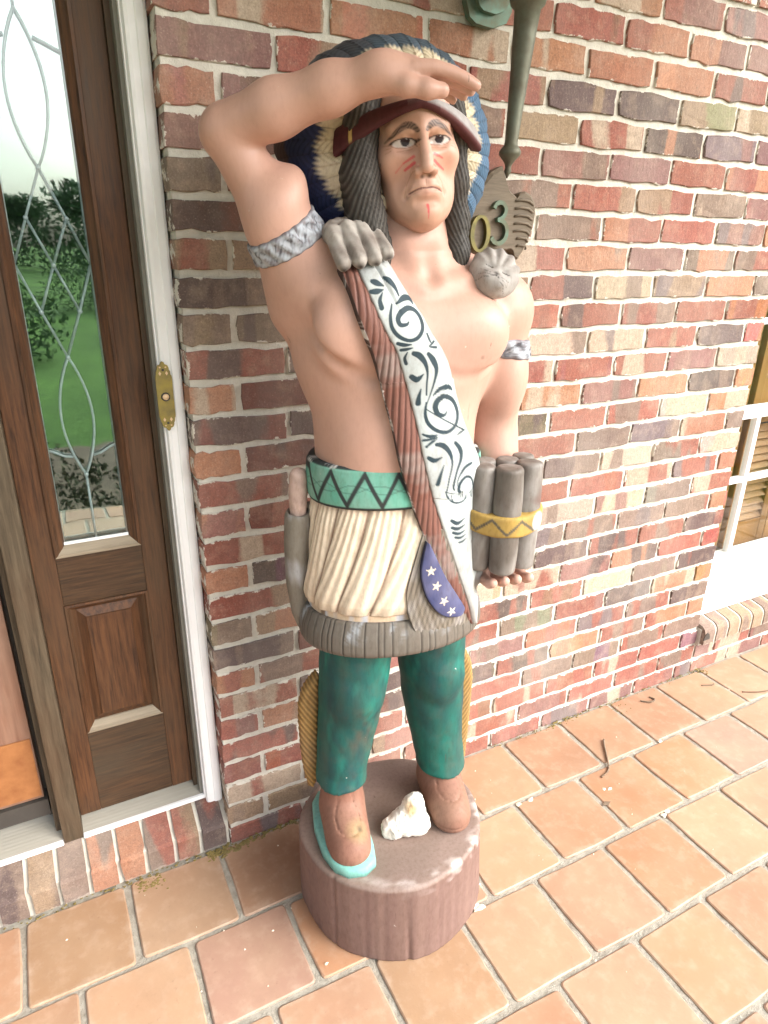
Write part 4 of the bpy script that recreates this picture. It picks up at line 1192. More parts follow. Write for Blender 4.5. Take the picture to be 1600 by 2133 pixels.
# ================================================================== STATUE: dress, headdress, base
def crom(keys, n):
    K = np.array(keys, float); t = np.linspace(0, len(K) - 1, n); i = np.minimum(t.astype(int), len(K) - 2); u = (t - i)[:, None]
    p0 = K[np.maximum(i - 1, 0)]; p1 = K[i]; p2 = K[i + 1]; p3 = K[np.minimum(i + 2, len(K) - 1)]
    return 0.5 * (2 * p1 + (p2 - p0) * u + (2 * p0 - 5 * p1 + 4 * p2 - p3) * u ** 2 + (3 * p1 - p0 - 3 * p2 + p3) * u ** 3)
def grid_faces(n, m, wrap=False):
    i = np.arange(n - 1)[:, None] * m + np.arange(m if wrap else m - 1)[None]
    j = np.arange(n - 1)[:, None] * m + (np.arange(m if wrap else m - 1)[None] + 1) % m
    return np.stack([i, j, j + m, i + m], -1).reshape(-1, 4)
SK = [(.74, -.014, 0, .172, .118), (.80, -.014, 0, .172, .118), (.90, -.011, 0, .165, .112), (1.0, -.011, 0, .160, .106), (1.04, -.012, 0, .160, .106)]
def core(P): return np.minimum(body(P), loft(P, SK, 2.1))
def grad(f, V, e=.002):
    g = np.stack([f(tuple((V + np.eye(3)[i] * e).astype(f32).T)) - f(tuple((V - np.eye(3)[i] * e).astype(f32).T)) for i in range(3)], 1)
    return g / (np.linalg.norm(g, axis=1)[:, None] + 1e-9)
def stick(f, V, target, it=3):
    V = np.array(V, float)
    for _ in range(it):
        d = f(tuple(V.astype(f32).T)); V = V + grad(f, V) * (target - d)[:, None] * .9
    return V
def strip(name, rows, colors, m, parent, thick=.012, f=core):
    """rows: (n,k,3) outer surface; adds side walls going thick inwards"""
    n, k = rows.shape[:2]
    V = rows.reshape(-1, 3); F = grid_faces(n, k)
    G = grad(f, V)
    ring = np.concatenate([np.arange(k), np.arange(1, n) * k + k - 1, (n - 1) * k + np.arange(k - 2, -1, -1), np.arange(n - 2, 0, -1) * k])
    W = V[ring] - G[ring] * thick
    b = len(V) + np.arange(len(ring))
    F2 = np.stack([ring, b, np.roll(b, -1), np.roll(ring, -1)], 1)
    Va = np.concatenate([V, W]); Ca = np.concatenate([colors, colors[ring] * .8])
    return link(name, mesh_np(name, Va, np.concatenate([F, F2]), Ca), m, parent)
def ring_part(name, prof, nth, nz, disp, color, m, parent, pw=2.1, thick=.02, th=(-math.pi, math.pi)):
    """band round the body: prof rows z,xc,yc,a,b ; disp(th,z)->outward offset"""
    A = np.array(prof, float); z = np.linspace(A[0, 0], A[-1, 0], nz); t = np.linspace(th[0], th[1], nth, endpoint=False)
    T, Z = np.meshgrid(t, z, indexing='ij')
    xc, yc, a, b = [np.interp(Z, A[:, 0], A[:, i]) for i in (1, 2, 3, 4)]
    o = disp(T, Z)
    e = 2.0 / pw
    cx = np.sign(np.cos(T)) * np.abs(np.cos(T)) ** e; sy = np.sign(np.sin(T)) * np.abs(np.sin(T)) ** e
    P = np.stack([xc + (a + o) * cx, yc + (b + o) * sy, Z], -1)          # (nth,nz,3)
    lo = P[:, :1].copy(); hi = P[:, -1:].copy()
    for q in (lo, hi):
        q[..., 0] = xc[:, :1] + (q[..., 0] - xc[:, :1]) * .86; q[..., 1] = q[..., 1] * .82
    Q = np.concatenate([lo, P, hi], 1); k = nz + 2
    C = color(T, Z).reshape(nth, nz, 3); C = np.concatenate([C[:, :1] * .7, C, C[:, -1:] * .7], 1)
    F = grid_faces(nth, k)
    w = np.stack([np.arange(k - 1) + (nth - 1) * k, np.arange(k - 1) + (nth - 1) * k + 1, np.arange(k - 1) + 1, np.arange(k - 1)], 1)
    F = np.concatenate([F, w])[:, ::-1]
    return link(name, mesh_np(name, Q.reshape(-1, 3), F, C.reshape(-1, 3)), m, parent)
def seg2(px, pz, qx, qz, r0, r1, x, z, soft=.0006):
    bx, bz = qx - px, qz - pz; L = bx * bx + bz * bz + 1e-12
    t = np.clip(((x - px) * bx + (z - pz) * bz) / L, 0, 1)
    d = np.hypot(x - px - t * bx, z - pz - t * bz)
    return np.clip((r0 + (r1 - r0) * t - d) / soft + .5, 0, 1)
def lerp(a, b, w): return np.array(a, f32) * (1 - w[..., None]) + np.array(b, f32) * w[..., None]
def nz3(V, s, seed=0):
    """cheap smooth noise"""
    rg = np.random.default_rng(seed); o = 0
    for k in range(5):
        d = rg.normal(0, 1, 3); d *= s * (1.6 ** k) / np.linalg.norm(d)
        o = o + np.sin(V @ d + rg.uniform(0, 6)) / (1.25 ** k)
    return o / 2.6

# ---- log base
BTOP = .222
def base_f(P):
    t = np.clip(P[2] / BTOP, 0, 1)
    x = (P[0] + .012 * t) / (.221 - .008 * t); y = (P[1] + .020 * t) / (.212 - .020 * t)
    a = np.arctan2(y, x)
    k = .0025 * np.sin(3 * a + .5) + .0014 * np.sin(7 * a) + .0004 * np.sin(19 * a + 2 * np.sin(5 * a)) * np.sin(8 * a) + .0003 * np.sin(47 * a + 3 * np.sin(9 * a))
    k = k - .005 * np.exp(-((a + 1.72) / .02) ** 2) * np.clip(1 - P[2] * 5, 0, 1) - .004 * np.exp(-((a + 2.5) / .016) ** 2) - .004 * np.exp(-((a + .75) / .014) ** 2) * np.clip(P[2] * 6, 0, 1)
    d = (np.sqrt(x * x + y * y) - 1) * .2 - k
    top = BTOP + .0022 * np.sin(P[0] * 31 + 1) * np.sin(P[1] * 27)
    d = smax(d, P[2] - top, .010)
    return smax(d, -P[2] - .0, .004)
def base_c(V):
    r = np.hypot(V[:, 0], V[:, 1]); a = np.arctan2(V[:, 1], V[:, 0])
    c = np.tile(np.array((.160, .098, .083), f32), (len(V), 1))
    w = np.clip(.5 + .7 * np.sin(11 * a + 3 * np.sin(5 * a)) * np.sin(29 * a + 1), 0, 1)
    c = c * (1 - .45 * w[:, None]) + np.array((.21, .135, .11), f32) * .45 * w[:, None]
    top = V[:, 2] > BTOP - .008
    t = np.array((.165, .118, .095), f32); n = np.clip(.5 + .8 * nz3(V, 18, 3), 0, 1)
    ct = t * (1 - .4 * n[:, None]) + np.array((.30, .215, .185), f32) * .4 * n[:, None]
    c = np.where(top[:, None], ct, c)
    rim = np.clip(1 - np.abs(r - .200) / .020, 0, 1) * (V[:, 2] > BTOP - .03) * np.clip(.15 + 1.3 * nz3(V, 75, 5), 0, 1) * np.clip(1.2 - np.abs(a + .9) / 1.4, 0, 1) * .8
    c = c * (1 - rim[:, None]) + np.array((.62, .56, .53), f32) * rim[:, None]
    return c
sculpt('log_base', base_f, (-.24, -.24, -.004), (.235, .235, .234), .0042, base_c, M['carved_worn'], st)

# ---- leggings, moccasins, fringe
LR = [(.368, -.128, -.010, .056, .060), (.385, -.127, -.008, .0545, .058), (.40, -.125, -.005, .0555, .058), (.44, -.119, -.003, .0585, .061), (.48, -.113, 0, .0625, .064), (.52, -.107, 0, .0655, .067), (.56, -.103, 0, .068, .070), (.60, -.099, -.002, .071, .074), (.64, -.095, -.003, .073, .078), (.78, -.085, 0, .078, .085)]
LL = [(.316, .125, .016, .0585, .062), (.332, .124, .018, .0565, .060), (.36, .120, .022, .058, .060), (.40, .114, .025, .060, .062), (.44, .109, .028, .0635, .065), (.48, .105, .03, .0675, .069), (.52, .101, .03, .0705, .072), (.56, .098, .03, .0715, .074), (.60, .093, .028, .0725, .076), (.64, .091, .024, .072, .078), (.78, .080, .015, .076, .085)]
GREEN = np.array((.008, .112, .086), f32); GDK = np.array((.008, .044, .050), f32)
def leg_paint(V):
    W = V * np.array([1, 1, .28])
    n = np.clip(.40 + .55 * nz3(W, 46, 7), 0, 1)
    c = GREEN * (1 - n[:, None]) + GDK * n[:, None]
    kn = np.exp(-(((V[:, 0] + .105) / .05) ** 2 + ((V[:, 2] - .53) / .06) ** 2)) * .9
    b = np.clip((-.2 + .8 * nz3(W, 34, 11)) * .5 + kn * np.clip(.5 + nz3(V, 60, 12), 0, 1), 0, .6)
    c = c * (1 - b[:, None]) + np.array((.085, .060, .042), f32) * b[:, None]
    h = np.clip(nz3(W, 80, 13) - .35, 0, 1) * .8
    return c * (1 - h[:, None]) + np.array((.015, .175, .130), f32) * h[:, None]
def leg_fn(prof, knee):
    def f(P):
        d = loft(P, prof, 2.1)
        d = smin(d, ell(P, (knee[0], knee[1] - .045, knee[2]), (.045, .035, .05)), .03)
        return d + .0005 * np.sin(P[2] * 90 + P[0] * 60)
    return f
sculpt('legging', leg_fn(LR, (-.100, 0, .600)), (-.20, -.12, .33), (0.0, .10, .79), .0042, leg_paint, M['carved_worn'], st)
sculpt('legging', leg_fn(LL, (.096, .02, .590)), (.0, -.10, .295), (.19, .12, .79), .0042, leg_paint, M['carved_worn'], st)
BROWN = np.array((.205, .098, .068), f32)
def foot_fn(h, t, zt):
    h = np.array(h); t = np.array(t); u = (t - h) / np.linalg.norm(t - h)
    def f(P):
        d = chain(P, [(h[0], h[1] + .008, zt - .02, .047), (h[0], h[1] + .004, .280, .045), (*(h * .55 + t * .45), .262, .040), (*(h * .2 + t * .8), .247, .0375), (*t, .243, .035)], .03)
        d = smin(d, chain(P, [(h[0], h[1] + .03, .250, .038), (*t, .241, .036)]), .025)
        # sole seam and vamp seam cut into the wood
        d = smax(d, -(np.abs(P[2] - .2385) - .0012 + np.abs(d) * .25), .003)
        w = (P[0] - t[0]) * u[0] + (P[1] - t[1]) * u[1]
        ve = np.sqrt(((P[0] - t[0] + u[0] * .030) / .026) ** 2 + ((P[1] - t[1] + u[1] * .030) / .036) ** 2)
        d = smax(d, -(np.abs(ve - 1) * .028 - .0010 + np.abs(d) * .25 + np.clip(.262 - P[2], 0, 1)), .003)
        return smax(d, BTOP - .001 - P[2], .010)
    return f
def foot_paint(V):
    n = np.clip(.5 + .7 * nz3(V, 26, 21), 0, 1); c = BROWN * (1 - n[:, None] * .5) + np.array((.26, .155, .105), f32) * n[:, None] * .5
    m = np.clip(1 - np.linalg.norm((V - np.array((-.119, -.086, .278), f32)) / np.array((.032, .04, .03), f32), axis=1), 0, 1) * 1.1
    c = c * (1 - np.clip(m, 0, .7)[:, None]) + np.array((.30, .225, .10), f32) * np.clip(m, 0, .7)[:, None]
    k = np.clip(1 - np.linalg.norm((V - np.array((-.112, -.090, .278), f32)) / np.array((.011, .011, .02), f32), axis=1), 0, 1) * 1.5
    return c * (1 - np.clip(k, 0, 1)[:, None]) + np.array((.02, .012, .01), f32) * np.clip(k, 0, 1)[:, None]
sculpt('moccasin', foot_fn((-.124, -.004), (-.133, -.098), .40), (-.22, -.20, .195), (-.05, .09, .39), .0034, foot_paint, M['carved'], st)
sculpt('moccasin', foot_fn((.124, .018), (.116, -.078), .350), (.02, -.18, .195), (.21, .10, .338), .0034, foot_paint, M['carved'], st)
sole = [(-.158, .10), (-.180, .07), (-.192, .0), (-.190, -.070), (-.176, -.118), (-.152, -.142), (-.115, -.146), (-.088, -.130), (-.080, -.09), (-.074, -.01), (-.083, .07), (-.11, .10)]
bm = bmesh.new()
A = [bm.verts.new((x, y - .008, BTOP - .003)) for x, y in sole]; B = [bm.verts.new((x * 1.0, y - .008, BTOP + .016)) for x, y in sole]; Cc = [bm.verts.new(((x + .137) * .93 - .137, (y + .05) * .95 - .058, BTOP + .021)) for x, y in sole]
bm.faces.new(A); bm.faces.new(Cc)
for i in range(len(sole)):
    j = (i + 1) % len(sole); bm.faces.new((A[i], A[j], B[j], B[i])); bm.faces.new((B[i], B[j], Cc[j], Cc[i]))
me = bm_mesh('sole', bm, True)
a_ = me.color_attributes.new('paint', 'FLOAT_COLOR', 'POINT')
for d_ in a_.data: d_.color = (.17, .40, .345, 1)
link('sole', me, M['carved_worn'], st)
def fringe(x_in, outer, y0, z_list, sgn):
    """feather-like carved fringe on the outside of a legging"""
    zs = np.array([p[0] for p in z_list]); xo = np.array([p[1] for p in z_list]); xi = np.array([p[2] for p in z_list])
    def f(P):
        o = np.interp(P[2], zs, xo).astype(f32); i = np.interp(P[2], zs, xi).astype(f32)
        mid = (o + i) / 2; hw = np.abs(o - i) / 2
        dx = np.abs(P[0] - mid) - hw; dy = np.abs(P[1] - y0) - .020
        g = .0026 * np.abs(np.sin((P[2] * 1.0 - sgn * P[0] * 1.5) * 190))
        d = smax(dx, dy, .018) + g
        return np.maximum(d, np.maximum(zs[0] - P[2], P[2] - zs[-1]))
    return f
OCH = np.array((.40, .235, .075), f32)
def fr_paint(s):
    def p(V):
        g = np.abs(np.sin((V[:, 2] - s * V[:, 0] * 1.5) * 190)) ** 1.5
        n = np.clip(.4 + .6 * nz3(V, 25, 31), 0, 1)
        c = OCH * (1 - .35 * n[:, None]) + np.array((.30, .20, .13), f32) * .35 * n[:, None]
        return c * (1 - .55 * g[:, None])
    return p
sculpt('fringe', fringe(-.17, -.21, .035, [(.325, -.196, -.178), (.36, -.203, -.165), (.42, -.209, -.165), (.50, -.212, -.165), (.55, -.211, -.162), (.585, -.200, -.160), (.605, -.186, -.160), (.618, -.172, -.162)], -1), (-.225, .0, .315), (-.15, .07, .63), .0028, fr_paint(-1), M['carved'], st)
sculpt('fringe', fringe(.18, .21, .055, [(.235, .200, .186), (.28, .208, .172), (.36, .212, .170), (.45, .214, .168), (.52, .214, .162), (.56, .208, .160), (.585, .198, .162), (.598, .190, .170)], 1), (.15, .02, .225), (.23, .09, .61), .0028, fr_paint(1), M['carved'], st)

# ---- skirt, hem, belt
def strand(T, Z):
    """index across the hanging skeins; they sweep to the viewer's left going down"""
    u = T + (1.03 - Z) * 1.35 * (1 + 1.6 * (1.03 - Z))
    return u / R(24.0)
def skirt_disp(T, Z):
    u = strand(T, Z); ph = u - np.floor(u)
    d = .0080 * np.abs(np.sin(math.pi * ph)) ** .5
    fl = np.sin((ph * 4.0 + (ph - .5) * (Z - .93) * 16 + .35 * np.sin(np.floor(u) * 3 + Z * 9)) * 6.283)
    d += .0011 * fl
    k = np.clip((Z - .99) / .04, 0, 1); k2 = np.clip((.86 - Z) / .04, 0, 1)
    return d - .004 * k - .003 * k2
def skirt_col(T, Z):
    u = strand(T, Z); ph = u - np.floor(u)
    g = np.exp(-((ph - 0) / .045) ** 2) + np.exp(-((ph - 1) / .045) ** 2)
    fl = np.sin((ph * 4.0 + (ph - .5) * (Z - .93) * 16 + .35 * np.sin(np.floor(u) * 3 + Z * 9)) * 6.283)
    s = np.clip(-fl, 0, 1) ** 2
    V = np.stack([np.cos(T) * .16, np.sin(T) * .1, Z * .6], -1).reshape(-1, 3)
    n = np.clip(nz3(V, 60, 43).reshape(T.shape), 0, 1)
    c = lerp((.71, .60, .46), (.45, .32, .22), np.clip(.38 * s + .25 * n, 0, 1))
    c = c * (1 - g[..., None] * .8) + np.array((.15, .068, .042), f32) * (g[..., None] * .8)
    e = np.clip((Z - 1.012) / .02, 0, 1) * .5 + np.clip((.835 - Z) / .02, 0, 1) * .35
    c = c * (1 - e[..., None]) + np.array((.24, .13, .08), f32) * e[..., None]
    return c
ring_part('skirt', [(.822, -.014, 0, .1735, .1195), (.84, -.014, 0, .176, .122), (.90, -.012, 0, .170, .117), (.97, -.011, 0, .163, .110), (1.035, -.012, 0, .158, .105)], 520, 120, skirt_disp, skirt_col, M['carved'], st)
def strip_col(T, Z):
    n = np.sin(T * 9 + 1) * np.sin(T * 23)
    c = lerp((.60, .44, .30), (.50, .50, .53), np.clip(n * 2 - .4, 0, 1)); w = (np.abs((np.degrees(T) + 158) % 360) < 5)
    return np.where(w[..., None], np.array((.22, .15, .10), f32), c)
ring_part('under_skirt', [(.79, -.014, 0, .172, .119), (.832, -.014, 0, .172, .119)], 220, 8, lambda T, Z: 0 * T, strip_col, M['carved_worn'], st)
def hem_disp(T, Z):
    g = np.exp(-(((T / R(4.2) + .15 * np.sin(T * 40)) % 1 - .5) / .05) ** 2)
    return -.0016 * g + .003 * np.sin((Z - .742) / .066 * math.pi)
def hem_col(T, Z):
    g = np.exp(-(((T / R(4.2) + .15 * np.sin(T * 40)) % 1 - .5) / .05) ** 2)
    V = np.stack([np.cos(T), np.sin(T), Z * 8], -1).reshape(-1, 3)
    n = np.clip(-.10 + 1.1 * nz3(V, 9, 41).reshape(T.shape), 0, 1) * np.clip((Z - .765) / .03, 0, 1) * np.clip(.7 + nz3(V, 60, 42).reshape(T.shape), 0, 1)
    c = lerp((.130, .112, .092), (.42, .46, .50), n)
    return c * (1 - .7 * g[..., None])
ring_part('hem_fringe', [(.742, -.016, -.004, .188, .134), (.75, -.016, -.004, .190, .136), (.78, -.016, -.003, .186, .131), (.808, -.016, -.002, .178, .124)], 520, 22, hem_disp, hem_col, M['carved_worn'], st)
def belt_disp(T, Z): return .003 * np.sin((Z - 1.028) / .078 * math.pi)
BA = [-175.0, -161.3, -146.9, -134.2, -121.6, -110.6, -100.8, -91, -81, -70, -58, -45, -31, -17, -3, 11, 25]
def belt_col(T, Z):
    th = np.degrees(T); v = (Z - 1.028) / .078
    zz = np.interp(th, BA, [.86 if i % 2 == 0 else .10 for i in range(len(BA))])
    w = np.interp(th, BA, [.055 if i % 2 else .045 for i in range(len(BA))])
    zig = np.clip((.052 - np.abs(v - zz) * .50) / .03 + .5, 0, 1)
    V = np.stack([np.cos(T) * .16, np.sin(T) * .1, Z], -1).reshape(-1, 3)
    n = np.clip(.35 + .6 * nz3(V, 60, 51).reshape(T.shape), 0, 1)
    c = lerp((.115, .36, .27), (.20, .37, .30), n)
    for ph in (0, 2.6):
        wv = np.clip((.018 - np.abs(v - .5 - .10 * np.sin(th / 6.5 + ph))) / .01, 0, 1) * .6
        c = c * (1 - wv[..., None]) + np.array((.05, .12, .10), f32) * wv[..., None]
    ed = np.clip((np.abs(v - .5) - .43) / .02, 0, 1)
    blk = np.maximum(zig, ed)
    c = c * (1 - blk[..., None]) + np.array((.028, .035, .036), f32) * blk[..., None]
    ch = np.clip((v - .90) / .05, 0, 1) * np.clip(1.6 * nz3(V, 160, 53).reshape(T.shape) - .35, 0, 1)
    return c * (1 - ch[..., None]) + np.array((.6, .6, .58), f32) * ch[..., None]
ring_part('belt', [(1.028, -.012, 0, .166, .112), (1.035, -.012, 0, .168, .114), (1.098, -.013, 0, .167, .113), (1.106, -.013, 0, .163, .110)], 620, 40, belt_disp, belt_col, M['carved'], st)

# ---- knife in its sheath
def knife_f(P):
    h = chain(P, [(-.196, .014, 1.066, .0165), (-.198, .014, 1.030, .0175), (-.199, .014, .985, .0150)])
    return h
sculpt('knife_handle', knife_f, (-.225, -.02, .965), (-.165, .05, 1.09), .003, lambda V: np.clip(np.array((.46, .33, .28), f32) * (1 + .25 * nz3(V, 60, 61))[:, None], 0, 1), M['carved_worn'], st)
def sheath_f(P):
    d = chain(P, [(-.199, .016, .984, .0255), (-.203, .016, .93, .0245), (-.206, .016, .85, .0205), (-.204, .016, .785, .0145), (-.200, .016, .755, .009)], .0)
    d = smin(d, chain(P, [(-.176, .02, 1.00, .012), (-.182, .02, .92, .014), (-.186, .02, .80, .012)]), .012)
    return smax(d, -ell(P, (-.199, .014, .999), (.0195, .0195, .012)), .003)
sculpt('knife_sheath', sheath_f, (-.24, -.02, .74), (-.15, .05, 1.02), .0032, lambda V: lerp((.175, .155, .125), (.36, .36, .37), np.clip(nz3(V, 60, 63) * .8 - .1, 0, 1)), M['carved_worn'], st)

# ---- star panel and its fringed flap beside the sash
def patch(name, left, right, n, k, off, bul, colf, m, thick=.014):
    Lp, Rp = crom(left, n), crom(right, n)
    u = np.linspace(0, 1, k)
    Pp = Lp[:, None] * (1 - u[None, :, None]) + Rp[:, None] * u[None, :, None]
    U, Vv = np.meshgrid(u, np.linspace(0, 1, n)); 
    Q = stick(core, Pp.reshape(-1, 3), (off + bul(U, Vv)).ravel()).reshape(n, k, 3)
    return strip(name, Q, colf(U, Vv, Q).reshape(-1, 3), m, st, thick)
def flap_col(U, Vv, Q):
    g = np.abs(np.sin((Q[..., 0] * 1.0 - Q[..., 2] * .28) * 310)) ** 6
    c = lerp((.185, .155, .12), (.36, .34, .33), np.clip(nz3(Q.reshape(-1, 3), 50, 71).reshape(U.shape) * .6, 0, 1))
    return c * (1 - .55 * g[..., None])
patch('fringed_flap', [(.000, -.11, .985), (-.020, -.115, .92), (-.032, -.115, .86), (-.020, -.118, .80), (.004, -.118, .762), (.018, -.118, .748)], [(.070, -.10, .985), (.09, -.10, .92), (.11, -.095, .86), (.122, -.085, .80), (.124, -.082, .765), (.122, -.08, .750)], 90, 70, .016, lambda U, V: .002 * np.sin(U * 3.1) - .0012 * np.abs(np.sin(U * 40)), flap_col, M['carved_worn'], .02)
STARS = [(.011, .912, .0105), (.023, .880, .0105), (.040, .846, .0105), (.0575, .820, .0105)]
def star_col(U, Vv, Q):
    c = lerp((.050, .056, .135), (.12, .12, .205), np.clip(.4 + .6 * nz3(Q.reshape(-1, 3), 45, 73).reshape(U.shape), 0, 1))
    for i, (sx, sz, r) in enumerate(STARS):
        dx, dz = Q[..., 0] - sx, Q[..., 2] - sz
        a = np.arctan2(dz, dx) + .3 * i; rr = np.hypot(dx, dz)
        ph = ((a - math.pi / 2) / (2 * math.pi / 5)) % 1; ph = np.abs(ph - .5) * 2          # 1 on a spike
        lim = r * (.36 + .64 * ph ** 1.7)
        w = np.clip((lim - rr) / .0009 + .5, 0, 1)
        c = c * (1 - w[..., None]) + np.array((.60, .53, .42), f32) * w[..., None]
    ed = np.clip((.06 - U) / .03, 0, 1)
    return c * (1 - .6 * ed[..., None])
patch('star_panel', [(.002, -.11, .968), (-.008, -.112, .915), (-.003, -.114, .878), (.006, -.114, .852), (.022, -.114, .826), (.040, -.112, .810), (.060, -.108, .802)], [(.008, -.11, .962), (.035, -.11, .90), (.052, -.11, .87), (.066, -.108, .846), (.078, -.105, .825), (.084, -.104, .812), (.080, -.104, .803)], 150, 60, .023, lambda U, V: .003 * np.sin(U * 3.14), star_col, M['carved'], .016)

# ---- sash: striped red border and white scroll-painted band
SL_ = [(-.143, -.080, 1.430), (-.136, -.103, 1.399), (-.126, -.124, 1.361), (-.112, -.126, 1.326), (-.095, -.118, 1.288), (-.078, -.111, 1.232), (-.062, -.116, 1.174), (-.048, -.12, 1.11), (-.020, -.114, 1.029), (.002, -.115, .971), (.037, -.117, .894), (.088, -.107, .803), (.112, -.095, .763)]
SB_ = [(-.118, -.078, 1.430), (-.110, -.109, 1.397), (-.094, -.122, 1.36), (-.077, -.123, 1.329), (-.060, -.12, 1.302), (-.042, -.119, 1.251), (-.024, -.119, 1.186), (-.010, -.123, 1.124), (.013, -.113, 1.052), (.039, -.111, .979), (.076, -.107, .879), (.099, -.101, .819), (.1135, -.094, .767)]
SR_ = [(-.064, -.070, 1.436), (-.050, -.087, 1.411), (-.035, -.099, 1.386), (-.017, -.112, 1.359), (-.002, -.123, 1.331), (.028, -.121, 1.284), (.071, -.107, 1.169), (.113, -.079, 1.083), (.121, -.078, 1.0), (.124, -.080, .920), (.125, -.083, .861), (.125, -.086, .804), (.122, -.088, .764)]
